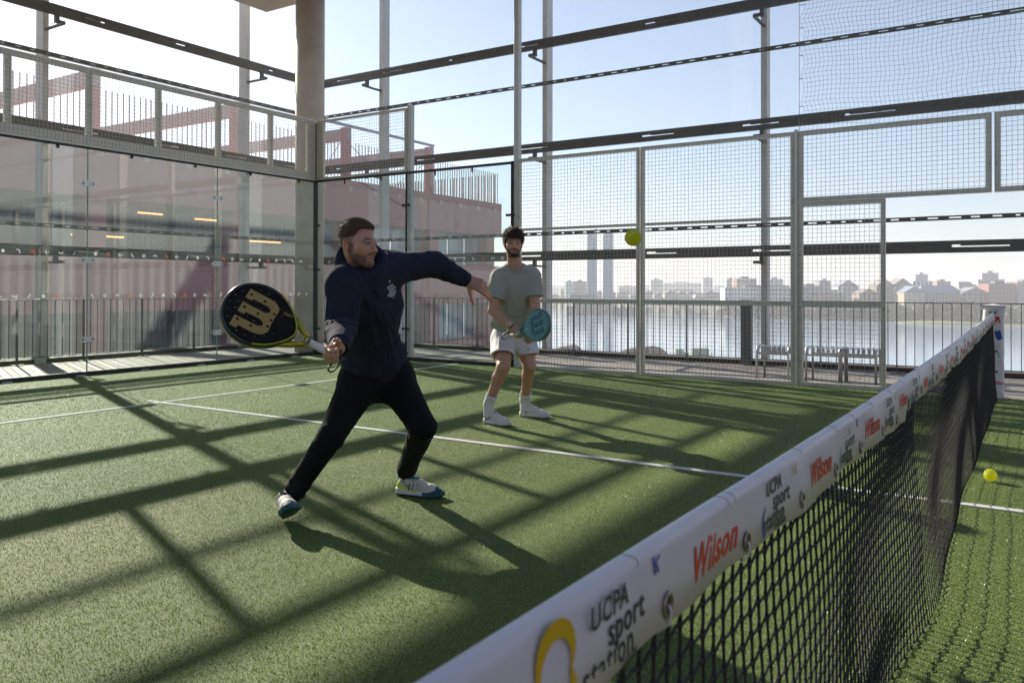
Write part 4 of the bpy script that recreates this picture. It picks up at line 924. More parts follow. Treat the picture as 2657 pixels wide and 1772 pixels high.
def sdf_object(name,f,lo,hi,h,mats,parent,colf=None,matf=None,smooth_iter=0):
    V,Q=isosurface(f,lo,hi,h)
    me=bpy.data.meshes.new(name); n=len(V); me.vertices.add(n); me.vertices.foreach_set('co',V.astype(np.float32).reshape(-1)); m_=len(Q); me.loops.add(4*m_); me.loops.foreach_set('vertex_index',Q.astype(np.int32).reshape(-1)); me.polygons.add(m_); me.polygons.foreach_set('loop_start',np.arange(0,4*m_,4,dtype=np.int32)); me.update(); me.validate()
    if colf is not None:
        c=colf(V.astype(F)); ca=me.color_attributes.new('Col','FLOAT_COLOR','POINT'); ca.data.foreach_set('color',np.concatenate([c,np.ones((len(c),1))],1).astype(np.float32).reshape(-1))
    o=link_mesh(name,me,mats,parent,smooth=True)
    if matf is not None:
        cen=V[Q].mean(1).astype(F)
        if len(me.polygons)==len(cen): me.polygons.foreach_set('material_index',matf(cen).astype(np.int32))
    return o
def bounds(pts,pad): pts=np.array(pts); return pts.min(0)-pad,pts.max(0)+pad
# camera-facing horizontal frame used to pose the two players where they stand
RG=nrm([BASIS[0][0],BASIS[0][1],0]); UP=vec(0,0,1); TW=-nrm([BASIS[2][0],BASIS[2][1],0])
class Frame:
    """X subject's left, Y forward, Z up"""
    def __init__(s,o,fwd,up,sc=1.): s.sc=sc; s.o=np.asarray(o,float); s.y=nrm(fwd); z=np.asarray(up,float); z=z-s.y*np.dot(z,s.y) ; s.z=nrm(z); s.x=-np.cross(s.y,s.z); s.R=np.stack([s.x,s.y,s.z])
    def w(s,x,y,z): return s.o+(s.x*x+s.y*y+s.z*z)*s.sc
    def l(s,P): return ((P-s.o.astype(F))@s.R.astype(F).T)/F(s.sc)
# ------------------------------------------------------------------ head
def head_sdf(L,lean=0):
    """L = points in head frame (origin between the eyes' height and ears)"""
    x=np.abs(L[:,0]); Q=np.stack([x,L[:,1],L[:,2]],1)
    d=ell(Q,(0,-.018,.033),None,(.074,.096,.088))
    d=smin(d,ell(Q,(0,.024,-.030),None,(.058,.068,.080)),.03)
    d=smin(d,cone(Q,(.050,-.004,-.045),(.012,.066,-.098),.020,.017),.028)
    d=smin(d,cone(Q,(0,.070,-.100),(.010,.068,-.100),.017,.017),.016)
    d=smin(d,cone(Q,(.046,.050,-.024),(.034,.064,-.034),.018,.015),.022)
    d=smin(d,cone(Q,(.008,.083,.020),(.046,.068,.017),.010,.008),.014)
    d=smax(d,-ell(Q,(.031,.096,.001),None,(.019,.016,.011)),.010)
    d=smin(d,cone(Q,(.017,.0850,.0078),(.044,.0770,.0060),.0042,.0036),.003)
    d=smin(d,cone(Q,(.018,.0825,-.0082),(.043,.0755,-.0072),.0036,.003),.004)
    d=smin(d,cone(Q,(0,.084,.012),(0,.113,-.033),.0065,.0095),.008)
    d=smin(d,ell(Q,(.012,.098,-.037),None,(.0075,.011,.008)),.006)
    d=smax(d,-cone(Q,(.006,.103,-.047),(.006,.100,-.042),.003,.002),.003)
    d=smin(d,cone(Q,(.020,.083,-.064),(.0,.0945,-.0600),.0035,.0055),.005)
    d=smin(d,cone(Q,(.017,.083,-.070),(.0,.0920,-.0725),.0035,.0065),.005)
    d=smax(d,-cone(Q,(.022,.091,-.0665),(.0,.102,-.0660),.0016,.0020),.003)
    e=ell(Q,(.079,-.010,-.010),np.stack([nrm([1,.35,0]),nrm([-.35,1,.18]),nrm([0,-.18,1])]),(.0075,.019,.032))
    e=smax(e,-ell(Q,(.088,-.004,-.008),None,(.008,.011,.019)),.005)
    e=smin(e,ell(Q,(.075,-.002,-.034),None,(.007,.009,.010)),.006)
    d=smin(d,e,.006)
    return d
def face_cols(L,skin,hair,beard=1.0,sb=True,shade=(1,1,1)):
    x=np.abs(L[:,0]); y=L[:,1]; z=L[:,2]; n=len(L); C=np.tile(np.array(skin,F),(n,1)); hd=np.array(hair,F)
    nz=wav(L,260,3,2)*.5+wav(L,90,9,1)*.35
    def mixin(m_,c): 
        m_=np.clip(m_,0,1)[:,None]; return C*(1-m_)+np.asarray(c,F)*m_
    red=np.exp(-((x-.04)**2+(z+.038)**2)/.0006)*(y>.03)*.25+np.exp(-((y-.115)**2+(z+.035)**2)/.0003)*.3+(x>.078)*.45
    C=mixin(red,np.array(skin)*np.array([1.25,.72,.65]))
    ramp=lambda v,a,b: np.clip((v-a)/(b-a),0,1)
    # beard: jaw and chin, rising to the sideburns
    line=-.066+.55*np.clip(x-.030,0,.05)*1.2
    line=np.where(x<.030,-.078,line)
    bd=ramp(-(z-line),-.004,.010)*ramp(y,-.012,.006)
    bd=bd*(1-ramp(-z,.118,.135))
    ms=(np.abs(x)<.030)&(z<-.046+.004)&(z>-.062)&(y>.06); ms=ramp(.031-x,0,.008)*ramp(z,-.064,-.059)*ramp(-z,.045,.050)*(y>.06)
    gt=ramp(z,-.078,-.092)*0+ramp(-z,.083,.090)*(x<.04)*(y>.03)*(1-ramp(-z,.118,.135))
    side=ramp(x,.052,.060)*ramp(y,-.006,.002)*ramp(-y,-.028,-.014)*ramp(-z,-.012,.0)*ramp(z,-.075,-.06)
    fade=ramp(z-np.interp(y,[-.12,-.05,-.012,.004,.030,.05],[-.060,-.055,-.010,-.004,.034,.080]),0,.012)*ramp(x,.045,.06)*(.45+.5*ramp(z,.0,.05))*(y<.045)
    fade=np.maximum(fade,ramp(z,-.06,-.035)*ramp(-y,.02,.04)*.85)
    lip_side=ramp(x,.022,.030)*ramp(.040-x,0,.006)*ramp(-z,.056,.064)*(y>.05)*(z>-.10)
    B_=np.maximum.reduce([bd,ms,gt,side*(1. if sb else 0),lip_side*.9])
    lips=((x<.023)&(z>-.0795)&(z<-.0555)&(y>.080)&(np.abs(z+.0665)<.0115*(1-(x/.026)**2)))
    B_=np.where(lips,0,B_)*np.clip(beard*(.92+.35*nz),0,1)
    C=mixin(B_,hd); C=mixin(fade*(.85+.3*nz),hd*1.3)
    C=mixin(lips*.55,(skin[0]*.85,skin[1]*.55,skin[2]*.55))
    mouth=(x<.021)&(np.abs(z+.0663)<.0016)&(y>.082); C=mixin(mouth*.8,(.05,.015,.012))
    br=ramp(x,.010,.015)*ramp(.052-x,0,.008)*np.exp(-((z-(.0245-.25*np.clip(x-.034,0,1)))/.0042)**2)*(y>.05); C=mixin(br*.92,hd*.7)
    lid=np.clip(1.3-((x-.031)**2/.019**2+(z)**2/.012**2),0,1)*(y>.05); C=mixin(lid*.45,np.array(skin)*.45); ll=(np.abs(z-.0062)<.0022)&(np.abs(x-.031)<.016)&(y>.07); C=mixin(ll*.8,hd*.5)
    return C
def hair_field(L,kind):
    x=np.abs(L[:,0]);y=L[:,1];z=L[:,2]
    base=ell(L,(0,-.020,.036),None,(.0765,.098,.089))
    if kind=='short':
        th=-.007+.007*np.clip((z-.0)/.045,0,1)+.010*np.clip((z-.048)/.045,0,1)+.005*np.clip((y-.03)/.04,0,1)*(z>.05)
        d=base-th-.0022*wav(L,210,4,2)
        low=np.where(y>.0, .052+.10*np.clip(y-.035,-.04,.0)*0, -.052); 
        front=z-(.078-.16*np.clip(.042-y,0,.05)-.0)     # hairline: forehead high, temples lower
        side=z-np.interp(y,[-.12,-.05,-.012,.004,.030,.05],[-.036,-.022,.008,.016,.044,.078])
        g=np.where(y>.05,front,side)
    else:
        th=.010+.008*np.clip((z-.03)/.06,0,1)+.012*np.clip((y-.02)/.05,0,1)*(z>.045)
        d=base-th-.010*wav(L,85,14,2)-.004*wav(L,200,3,1)
        g=z-np.interp(y,[-.12,-.05,-.012,.012,.035,.055,.09],[-.072,-.062,-.006,.000,.026,.046,.050])
    return smax(d,-g*.9,.006)
def strands(name,surf,L2W,n,length,wd,mats,parent,seed,curl=.6,comb=(0,.3,-.2),keep=None):
    """fringe of short fine hairs on a hair mass"""
    me=surf.data; nv=len(me.vertices); co=np.empty(nv*3,np.float32); me.vertices.foreach_get('co',co); co=co.reshape(-1,3); nn=np.empty(nv*3,np.float32); me.vertices.foreach_get('normal',nn); nn=nn.reshape(-1,3)
    r=np.random.default_rng(seed); idx=r.integers(0,nv,n); 
    if keep is not None: idx=idx[keep(co[idx])]; n=len(idx)
    p=co[idx]; nd=nn[idx]; cb=np.asarray(comb,float); d=nd*.55+cb[None]+r.normal(0,curl*.5,(n,3)); d/=np.linalg.norm(d,axis=1)[:,None]; ln=length*r.uniform(.5,1.2,n)[:,None]
    sd=np.cross(d,r.normal(size=(n,3))); sd/=np.linalg.norm(sd,axis=1)[:,None]; sd*=wd
    p0=p-nd*.002; p1=p0+d*ln*.55; d2=d+r.normal(0,curl,(n,3))-np.array([0,0,.25]); p2=p1+d2*ln*.4
    V=np.stack([p0-sd,p0+sd,p1+sd*.8,p1-sd*.8,p2],1).reshape(-1,3); me2=bpy.data.meshes.new(name)
    fs=[]; b=np.arange(n)*5
    q=np.stack([b,b+1,b+2,b+3],1); t=np.stack([b+3,b+2,b+4],1)
    me2.vertices.add(5*n); me2.vertices.foreach_set('co',V.astype(np.float32).reshape(-1)); me2.loops.add(7*n); me2.loops.foreach_set('vertex_index',np.concatenate([q.reshape(-1),t.reshape(-1)]).astype(np.int32)); me2.polygons.add(2*n); me2.polygons.foreach_set('loop_start',np.concatenate([np.arange(0,4*n,4),4*n+np.arange(0,3*n,3)]).astype(np.int32)); me2.update(); me2.validate()
    return link_mesh(name,me2,mats,parent)
# ------------------------------------------------------------------ hand
def hand_prims(W,d,n,left,curl,spread=.0,thumb=((.35,.75,.35),(.2,.9,.3),(.1,.95,.25)),sc=1.0,lens=None,knuck_z=None):
    """capsules of a hand. W wrist, d towards the knuckles, n palm normal. curl = per finger (a,b,c) joint angles"""
    d=nrm(d); n=np.asarray(n,float); n=nrm(n-d*np.dot(n,d)); s=np.cross(n,d) if left else np.cross(d,n)
    pr=[]; rad=[.0095,.0098,.0092,.0082]; offs=[.028,.0095,-.0085,-.0255]; kl=[.090,.093,.087,.079]; L1=[.042,.046,.042,.034]; L2=[.025,.029,.027,.020]; L3=[.022,.023,.022,.019]
    tips=[]
    for i in range(4):
        b=W+s*offs[i]*.55*sc+d*.008; k=W+(s*offs[i]+d*kl[i])*sc-n*.004*(1 if i in (1,2) else 0); pr.append((b,k,.0135*sc,.0112*sc))
        a,b_,c=[math.radians(t) for t in curl[i]]; sp=spread*(1.5-i)*.5; base=nrm(d+s*sp)
        def dr(t): return base*math.cos(t)+n*math.sin(t)
        p1=k+dr(a)*L1[i]*sc; p2=p1+dr(a+b_)*L2[i]*sc; p3=p2+dr(a+b_+c)*L3[i]*sc; r=rad[i]*sc
        pr+= [(k,p1,r*1.08,r*.98),(p1,p2,r*.98,r*.90),(p2,p3,r*.90,r*.72)]; tips.append((p2,p3,i))
    pr.append((W+s*.012*sc,W+(s*.018+d*.05)*sc+n*.008*sc,.016*sc,.0165*sc)); pr.append((W-s*.014*sc,W+(-s*.022+d*.05)*sc+n*.006*sc,.014*sc,.0135*sc))
    t0=W+(s*.020+d*.022)*sc+n*.006*sc; P_=t0
    for k,(v,l,r0,r1) in enumerate(zip(thumb,(.044,.034,.028),(.0145,.0115,.0100),(.0115,.0100,.0080))):
        q=P_+nrm(d*v[1]+s*v[0]+n*v[2])*l*sc; pr.append((P_,q,r0*sc,r1*sc)); P_=q
    return pr,s,tips
def hand_field(P,prims,c):
    m_=np.linalg.norm(P-np.asarray(c,F),axis=1)<.24; o=np.full(len(P),9.,F)
    if m_.any():
        Q=P[m_]; pal=[cone(Q,*p) for i,p in enumerate(prims) if i in (0,4,8,12,16,17)]; d=sm(pal,.010)
        for base in (0,4,8,12):
            f=sm([cone(Q,*prims[base+k]) for k in (1,2,3)],.004); d=smin(d,f,.0045)
        th=sm([cone(Q,*prims[k]) for k in (18,19,20)],.008); d=smin(d,th,.007)
        o[m_]=d
    return np.where(m_,o,np.linalg.norm(P-np.asarray(c,F),axis=1)-.14)
# ------------------------------------------------------------------ shoe
def shoe(parent,Fr,up_col,sole_col,accent,toe_col,length=.29,lace_col=(.8,.8,.8),name='shoe',label=None,heel_accent=None,mark=None):
    """Fr: Frame with origin at heel on the ground, Y to the toe. returns group of meshes"""
    s=length/.29
    def out2(x,y): # signed distance of sole outline
        P=np.stack([x,y,0*x],1).astype(F); a=[cone(P,(0,.034*s,0),(.003,.11*s,0),.033,.032),cone(P,(.003,.11*s,0),(.004,.205*s,0),.032,.046),cone(P,(.004,.205*s,0),(-.004,.252*s,0),.046,.030)]; return sm(a,.03)
    def fs(P):
        L=Fr.l(P); o=out2(L[:,0],L[:,1]); rise=.010*np.clip((L[:,1]-.2*s)/.08,0,1)**2; z=L[:,2]-rise; th=.014+.006*np.clip(1-L[:,1]/.1,0,1)
        return smax(o-.003+.0035*(np.abs(z-.016)<.0012),np.abs(z-th)-th,.006)
    def fu(P):
        L=Fr.l(P); a=[cone(L,(0,.036*s,.045),(0,.062*s,.078),.031,.033),cone(L,(0,.062*s,.078),(0,.13*s,.055),.033,.036),cone(L,(0,.036*s,.03),(0,.12*s,.03),.032,.034),cone(L,(0,.13*s,.052),(0.002,.205*s,.026),.034,.033),cone(L,(.002,.205*s,.026),(-.002,.25*s,.022),.040,.026)]
        d=sm(a,.022); d=smax(d,out2(L[:,0],L[:,1])+.002,.008); d=smax(d,.016-L[:,2],.004)
        d=smax(d,-cone(L,(0,.056*s,.085),(0,.05*s,.15),.026,.036),.006); 
        d=d-.0012*np.clip(np.sin(L[:,1]*420)*(L[:,2]>.05)*(np.abs(L[:,0])<.02),0,1)-.0008*wav(P,140,5,1)
        return smax(d,L[:,2]-.105,.01)
    lo=Fr.o-.33*s; hi=Fr.o+.33*s
    lp=[Fr.w(x,y,z) for x in (-.06,.06) for y in (-.02,.31*s) for z in (-.01,.12)]; lo,hi=bounds(lp,.01)
    def uc(V):
        L=Fr.l(V); n=len(L); C=np.tile(np.array(up_col,F),(n,1)); tm=(L[:,1]>.235*s)|((L[:,1]>.19*s)&(L[:,2]<.026+(L[:,1]-.19*s)*.3)); C[tm]=toe_col
        if heel_accent is not None: hm=(L[:,1]<.062*s)&(L[:,2]<.080)&(L[:,2]<.092-L[:,1]*.8); C[hm]=heel_accent; hm=(L[:,1]>.04)&(L[:,1]<.16*s)&(L[:,2]<.050-(L[:,1]-.04)*.20); C[hm]=heel_accent
        ins=(L[:,2]>.092)|((((L[:,0])**2+(L[:,1]-.056*s)**2)<.024**2)&(L[:,2]>.07)); C[ins]=np.array(accent)
        return C
    def sc_(V):
        L=Fr.l(V); C=np.tile(np.array(sole_col,F),(len(L),1)); C[L[:,2]<.009]=accent; C[(L[:,1]>.17*s)]=toe_col if toe_col is not up_col else sole_col; return C
    g=thing(name,None,None,(0,0,0)) if False else None
    u_=sdf_object(name,fu,lo,hi,.0042,mat('shoe_fabric',(.6,.6,.6),.7,attr='Col',bump=.25,bscale=260),parent,colf=uc)
    if label: u_['label']=label
    sdf_object('sole',fs,lo,hi,.0042,mat('shoe_rubber',(.6,.6,.6),.5,attr='Col'),u_,colf=sc_)
    lm=mat('lace_%02d%02d%02d'%tuple(int(q*99) for q in lace_col),lace_col,.7); mb=MB()
    for k in range(5):
        y=(.098+.020*k)*s; z=.094-.0105*k; mb.tube([Fr.w(-.019,y-.006,z-.008),Fr.w(0,y,z+.0015),Fr.w(.019,y+.006,z-.008)],.0026,5); mb.tube([Fr.w(.019,y-.006,z-.008),Fr.w(0,y,z+.002),Fr.w(-.019,y+.006,z-.008)],.0026,5)
    for sg in (-1,1): mb.tube([Fr.w(0,.088*s,.098),Fr.w(sg*.018,.086*s,.112),Fr.w(sg*.034,.10*s,.104),Fr.w(sg*.030,.12*s,.082)],.0022,5); mb.tube([Fr.w(0,.088*s,.098),Fr.w(sg*.012,.10*s,.118),Fr.w(sg*.022,.125*s,.09)],.0022,5)
    mb.build('lace',lm,u_,smooth=True)
    return u_
def project_on(obj,me,M_loc,dirv,m_,name,off=.0015,parent=None):
    """lay flat artwork (XY) placed by matrix M_loc onto obj's surface along dirv"""
    bm=bmesh.new(); bm.from_mesh(obj.data); bt=BVHTree.FromBMesh(bm); bm.free(); dv=Vector(nrm(dirv)); ok=0
    for v in me.vertices:
        p=M_loc@Vector((v.co.x,v.co.y,0)); h=bt.ray_cast(p-dv*.3,dv,.8)
        if h[0] is not None: v.co=h[0]-dv*off; ok+=1
        else: v.co=p
    return link_mesh(name,me,m_,parent or obj)
def frame_matrix(o,x,y):
    x=nrm(x); y=np.asarray(y,float); y=nrm(y-x*np.dot(x,y)); z=np.cross(x,y); M_=Matrix.Identity(4)
    for i in range(3): M_[i][0]=x[i];M_[i][1]=y[i];M_[i][2]=z[i];M_[i][3]=o[i]
    return M_
def swoosh(s=1.): 
    p=[(-.5,.02),(-.44,-.16),(-.30,-.22),(-.1,-.16),(.5,.25),(-.05,-.02),(-.24,-.06),(-.36,-.01),(-.42,.12)]
    return [(a*s,b*s) for a,b in p]
# ------------------------------------------------------------------ racket
def racket(label,o,yax,nrm_,L,face_m,rim_m,logo_m,grip_m,hole_m,parent=None,strap=None):
    """o = butt end, yax towards the tip, nrm_ = direction the face looks"""
    t=thing('padel_racket',label,'padel racket',tuple(o)); s=L/.455
    yv=nrm(yax); z=np.asarray(nrm_,float); z=nrm(z-yv*np.dot(z,yv)); x=np.cross(yv,z); MM=Matrix.Identity(4)
    for i in range(3): MM[i][0]=x[i]*s; MM[i][1]=yv[i]*s; MM[i][2]=z[i]*s
    t.matrix_world=Matrix.Translation(Vector(o))@MM
    def head(r=0.):
        pts=[]; 
        for i in range(64):
            a=2*PI*i/64; c,sn=math.cos(a),math.sin(a); y=.325+(.133-r)*sn if sn>0 else .325+(.165-r*1.25)*sn; w=(.127-r)*abs(c)**.92*np.sign(c); 
            if sn<0: w*= (1-.30*(-sn)**2.2)
            pts.append((w,y))
        return pts
    th=.0185
    outer=head(0); 
    # face core with drilled holes
    holes=[]
    for r_,n_,y0 in ((0,0,0),): pass
    rows0=[(.245,[-.028,0,.028]),(.272,[-.056,-.028,0,.028,.056]),(.300,[-.072,-.044,-.014,.014,.044,.072]),(.328,[-.082,-.056,-.028,0,.028,.056,.082]),(.356,[-.082,-.044,-.014,.014,.044,.082]),(.384,[-.074,-.028,0,.028,.074]),(.410,[-.050,-.017,.017,.050])]
    for k in range(17):
        a=math.radians(-62+k*(304/16)); holes.append((.098*math.cos(a)*(1-.16*max(0,-math.sin(a))),.335+(.100 if math.sin(a)>0 else .108)*math.sin(a)))
    for r_ in range(6):
        y=.268+.0275*r_
        for c_ in range(-2,3):
            xx=c_*.0285+(.0142 if r_%2 else 0); 
            if (xx/.074)**2+((y-.335)/.080)**2<1: holes.append((xx,y))
    hc=lambda cx,cy,r: [(cx+r*math.cos(q),cy+r*math.sin(q)) for q in np.linspace(0,2*PI,11)[:-1]]
    me=curve_mesh([head(.012)]+[hc(a,b,.0058) for a,b in holes],th-.0006); link_mesh('face',me,face_m,t)
    if hole_m is not None:
        mb=MB(); [mb.disc((a,b,.006),(0,0,1),.0062,.002,10) for a,b in holes]; mb.build('hole_lining',hole_m,t)
    # rim: rounded ring following the outline
    mb=MB(); pts=head(.006); n=len(pts); prof=[(math.cos(a)*.0075,math.sin(a)*th*1.02) for a in np.linspace(0,2*PI,13)[:-1]]
    vs=[];
    for i,(px,py) in enumerate(pts):
        a=np.array(pts[i-1]);b=np.array(pts[(i+1)%n]); dd=b-a; dd/=np.linalg.norm(dd); nn=np.array([dd[1],-dd[0]])
        for (p,q) in prof: sgn=1 if abs(p)>0 else 1; vs.append((px+nn[0]*p,py+nn[1]*p,np.sign(q)*min(abs(q)**.6*(th**.4),th*1.03)))
    fs=[(i*12+k,i*12+(k+1)%12,((i+1)%n)*12+(k+1)%12,((i+1)%n)*12+k) for i in range(n) for k in range(12)]
    mb.add(vs,fs); mb.build('rim',rim_m[0],t,smooth=True)
    # throat: two arms and centre bridge
    mb=MB()
    for sg in (-1,1): mb.tube([(sg*.066,.205,0),(sg*.048,.168,0),(sg*.026,.135,0),(sg*.012,.112,0)],[.0125,.0135,.0135,.0135],8)
    mb.tube([(-.05,.176,0),(0,.168,0),(.05,.176,0)],.010,8); mb.tube([(0,.10,0),(0,.128,0)],[.0165,.012],10)
    mb.build('throat',rim_m[1],t,smooth=True)
    mb=MB(); bm_=[(.0001,0),(.0168,.001),(.0178,.012),(.0155,.018),(.0152,.10),(.0172,.103),(.017,.118),(.012,.119)]
    n2=12; vs=[(r*math.cos(2*PI*k/n2),y,r*.86*math.sin(2*PI*k/n2)) for r,y in bm_ for k in range(n2)]; fs=[(i*n2+k,(i+1)*n2+k,(i+1)*n2+(k+1)%n2,i*n2+(k+1)%n2) for i in range(len(bm_)-1) for k in range(n2)]
    mb.add(vs,fs); mb.build('grip',grip_m,t,smooth=True)
    # block letter W with rounded feet on the face, open towards the tip
    def W_(x0,y0,s_):
        R=[]; o_=[(-1.0,.62),(-1.0,.30),(-.86,.30),(-.86,-.35)]+arc(-.43,-.35,.43,180,270,6,ry=.55)[1:]+[(-.2,-.86)]+arc(0.2,-.86,.2,180,181,1)[1:1]+[(.2,-.86)]+arc(.43,-.35,.43,270,360,6,ry=.55)[1:]+[(.86,.62),(.40,.62),(.40,.30),(.50,.30),(.50,-.30)]+arc(.34,-.30,.16,0,-180,6,ry=.28)[1:]+[(.18,.62),(-.30,.62),(-.30,.30),(-.18,.30),(-.18,-.30)]+arc(-.34,-.30,.16,0,-180,6,ry=.28)[1:]+[(-.50,.30),(-.50,.62)]
        return [(x0+a*s_,y0+b*s_) for a,b in o_]
    o_=W_(0,.338,.090)
    from mathutils.geometry import intersect_point_tri_2d
    def inside(p):
        c=False; n=len(o_)
        for i in range(n):
            (x1,y1),(x2,y2)=o_[i],o_[(i+1)%n]
            if (y1>p[1])!=(y2>p[1]) and p[0]<(x2-x1)*(p[1]-y1)/(y2-y1)+x1: c=not c
        return c
    hs=[h for h in holes if all(inside(q) for q in hc(h[0],h[1],.0072))]
    for sg in (1,-1):
        me=curve_mesh([o_]+[hc(a,b,.0058) for a,b in hs],.0004)
        for v in me.vertices: v.co.z=v.co.z+sg*(th+.0006)
        link_mesh('emblem',me,logo_m,t)
    return t
# ================================================================== PLAYER IN THE NAVY HOODIE
def player1():
    g=A(900,1320,4.25); t=thing('person','person in navy hoodie and black joggers lunging with a black and gold racket','person',(0,0,0))
    skin=(.50,.29,.195); hairc=(.060,.035,.018)
    sR,sL=A(892,738,3.86),A(1003,697,4.10); nb=(sR+sL)/2+UP*.015; pel=A(972,955,4.27); hR,hL=A(938,985,4.20),A(1018,978,4.32)
    eR,eL=A(884,852,3.84),A(1122,686,4.27); wR,wL=A(880,903,3.52),A(1210,726,4.36)
    kR,kL=A(858,1134,3.98),A(1098,1108,4.09); aR,aL=A(756,1284,4.02),A(1052,1222,4.52)
    ch=(nb*.62+pel*.38); X=nrm(sL-sR); sp=nrm(nb-pel); FWD=nrm(np.cross(sp,X))*1.0
    if np.dot(FWD,TW)<0: FWD=-FWD
    TF=Frame(ch,FWD,sp)
    hc=A(931,634,3.88); hf=nrm(TW*.50+RG*.87-UP*.02); HF=Frame(hc,hf,UP+RG*.05,.94); 
    # racket and grip
    butt=A(858,917,3.44); tip=A(584,776,3.34); H=nrm(tip-butt)
    # body ------------------------------------------------------------
    HC=A(853,910,3.44); n_=nrm(TW*.75+UP*.15-RG*.1); d_=nrm(-RG*.55-UP*.75+TW*.25)
    hr,s_r,tR=hand_prims(wR,nrm((HC-wR)*2+d_*.05),nrm(TW*.8-UP*.25-RG*.1),False,[(62,95,50),(72,98,55),(76,98,55),(78,95,50)],.08,thumb=((.75,.55,.55),(.55,.80,.45),(.35,.9,.1)))
    dL=nrm(A(1256,744,4.33)-wL); hl,s_l,tL=hand_prims(wL,dL,nrm(-TW*.9-UP*.35),True,[(18,16,10),(44,26,16),(58,30,20),(66,34,22)],.26,thumb=((.80,.55,.2),(.78,.62,.1),(.70,.7,.1)),sc=1.02)
    def body(P):
        d=head_sdf(HF.l(P))*F(HF.sc)
        nk=cone(P,HF.w(0,-.022,-.045),nb-FWD*.005,.052,.060); d=smin(d,nk,.022)
        d=smin(d,cone(P,HF.w(.020,.020,-.09),nb+FWD*.035+X*.01,.012,.012),.02)
        tr=sm([ell(P,TF.w(0,-.005,.05),TF.R,(.165,.10,.19)),cone(P,sR,sL,.055,.055),ell(P,pel,TF.R,(.15,.11,.14)),cone(P,ch,pel,.11,.12)],.06); d=smin(d,tr,.05)
        for a,b,c,r in ((sR,eR,wR,1),(sL,eL,wL,1)):
            d=smin(d,smin(cone(P,a,b,.052,.041),cone(P,b,c,.042,.0285),.012),.03)
        for a,b,c in ((hR,kR,aR),(hL,kL,aL)):
            d=smin(d,smin(cone(P,a,b,.070,.055),cone(P,b,c,.055,.040),.015),.03)
        d=smin(d,hand_field(P,hr,HC),.012); d=smin(d,hand_field(P,hl,wL+dL*.09),.012)
        return d
    def bc(V):
        C=face_cols(HF.l(V),skin,hairc,.85); hd=np.linalg.norm(V-HF.o.astype(F),axis=1)>.17
        C[hd]=np.array(skin,F)*(1+.06*wav(V[hd],60,3,2)[:,None])
        for pr in (hr,hl):
            for (a,b,r0,r1) in [pr[3],pr[7],pr[11],pr[15],pr[20]]:
                m_=np.linalg.norm(V-np.asarray(b,F),axis=1)<.013; C[m_]=C[m_]*np.array([1.08,.82,.78])
        return C
    lo,hi=bounds([sR,sL,eR,eL,wR,wL,HC,hc+UP*.05,aR,aL,kR,kL,A(1285,775,4.3),A(1285,775,4.5),A(790,900,3.5)],.14)
    B=sdf_object('body',body,lo,hi,.0038,mat('skin',(.4,.25,.18),.48,attr='Col',sss=.25,bump=.12,bscale=220,spec=.4),t,colf=bc)
    # hoodie ----------------------------------------------------------
    hemc=pel+sp*.062
    cufR=wR+(eR-wR)*.12; cufL=wL+(eL-wL)*.06
    def hood(P):
        tr=sm([ell(P,TF.w(0,.0,.07),TF.R,(.180,.130,.21)),cone(P,sR,sL,.072,.072),cone(P,ch,pel,.138,.142),ell(P,pel+sp*.03,TF.R,(.172,.145,.11))],.07)
        Lt=TF.l(P)*np.array([1,1,.34],F); Lt=Lt+np.stack([TF.l(P)[:,2]*.35,0*Lt[:,0],0*Lt[:,0]],1); tr=tr-.005*wav(P,16,3,2)-.010*np.clip(1-1.8*np.abs(wav(Lt,26,8,1)),0,1)**2-.006*np.clip(1-2.2*np.abs(wav(Lt,44,18,1)),0,1)**2
        ar=smin(cone(P,sR,eR,.083,.072),cone(P,eR,cufR,.073,.050),.02); ar=ar-wrinkle(P,sR,eR,.010,.055,.9,.35,1)-wrinkle(P,eR,cufR,.010,.050,.45,.5,2)-.004*wav(P,30,9,1)
        al=smin(cone(P,sL,eL,.083,.068),cone(P,eL,cufL,.069,.047),.02); al=al-wrinkle(P,sL,eL,.009,.06,.85,.3,4)-wrinkle(P,eL,cufL,.008,.055,.3,.4,5)-.004*wav(P,30,19,1)
        d=smin(tr,ar,.045); d=smin(d,al,.055)
        # hood bunched round the neck
        L=HF.l(P)*0; c=nb+nrm(hc-nb)*.045; q=P-c.astype(F); f=nrm(FWD*.9-UP*.35); uax=nrm(hc-nb); hgt=q@uax.astype(F); px=q@X.astype(F); py=q@nrm(np.cross(uax,X)).astype(F); rad=np.sqrt((px/1.02)**2+(py/.98)**2); fr=np.clip(-py*np.sign(np.dot(np.cross(uax,X),FWD))/.1,-1,1)
        fp=np.clip(fr,0,1); tor=np.sqrt((rad-.088-.016*fp)**2+((hgt-.010-.020*fr-.004*fp)/(1.3+.5*fp))**2)-(.025+.013*fp); tor=tor-.005*wav(P,38,22,2)
        d=smin(d,tor,.016)
        d=smax(d,-cone(P,nb-UP*.01+FWD*.006,nb+(hc-nb)*.95,.056,.066),.008); nh=np.linalg.norm(P-HF.o.astype(F),axis=1)<.24; hs_=np.full(len(P),1.,F); hs_[nh]=head_sdf(HF.l(P[nh]))*F(HF.sc)-.008; d=smax(d,-smin(hs_,cone(P,HF.w(0,-.022,-.045),nb,.056,.060),.02),.006)
        d=smax(d,-((P-hemc.astype(F))@sp.astype(F)),.012)
        d=smax(d,cut(P,wR,eR,.10),.004); d=smax(d,cut(P,wL,eL,.055),.004)
        return d
    def cut(P,w_,e_,fr):
        ax=nrm(w_-e_); c=w_+(e_-w_)*fr; nearw=np.linalg.norm(P-np.asarray(w_,F),axis=1)<.12
        return np.where(nearw,(P-c.astype(F))@ax.astype(F),-1.)
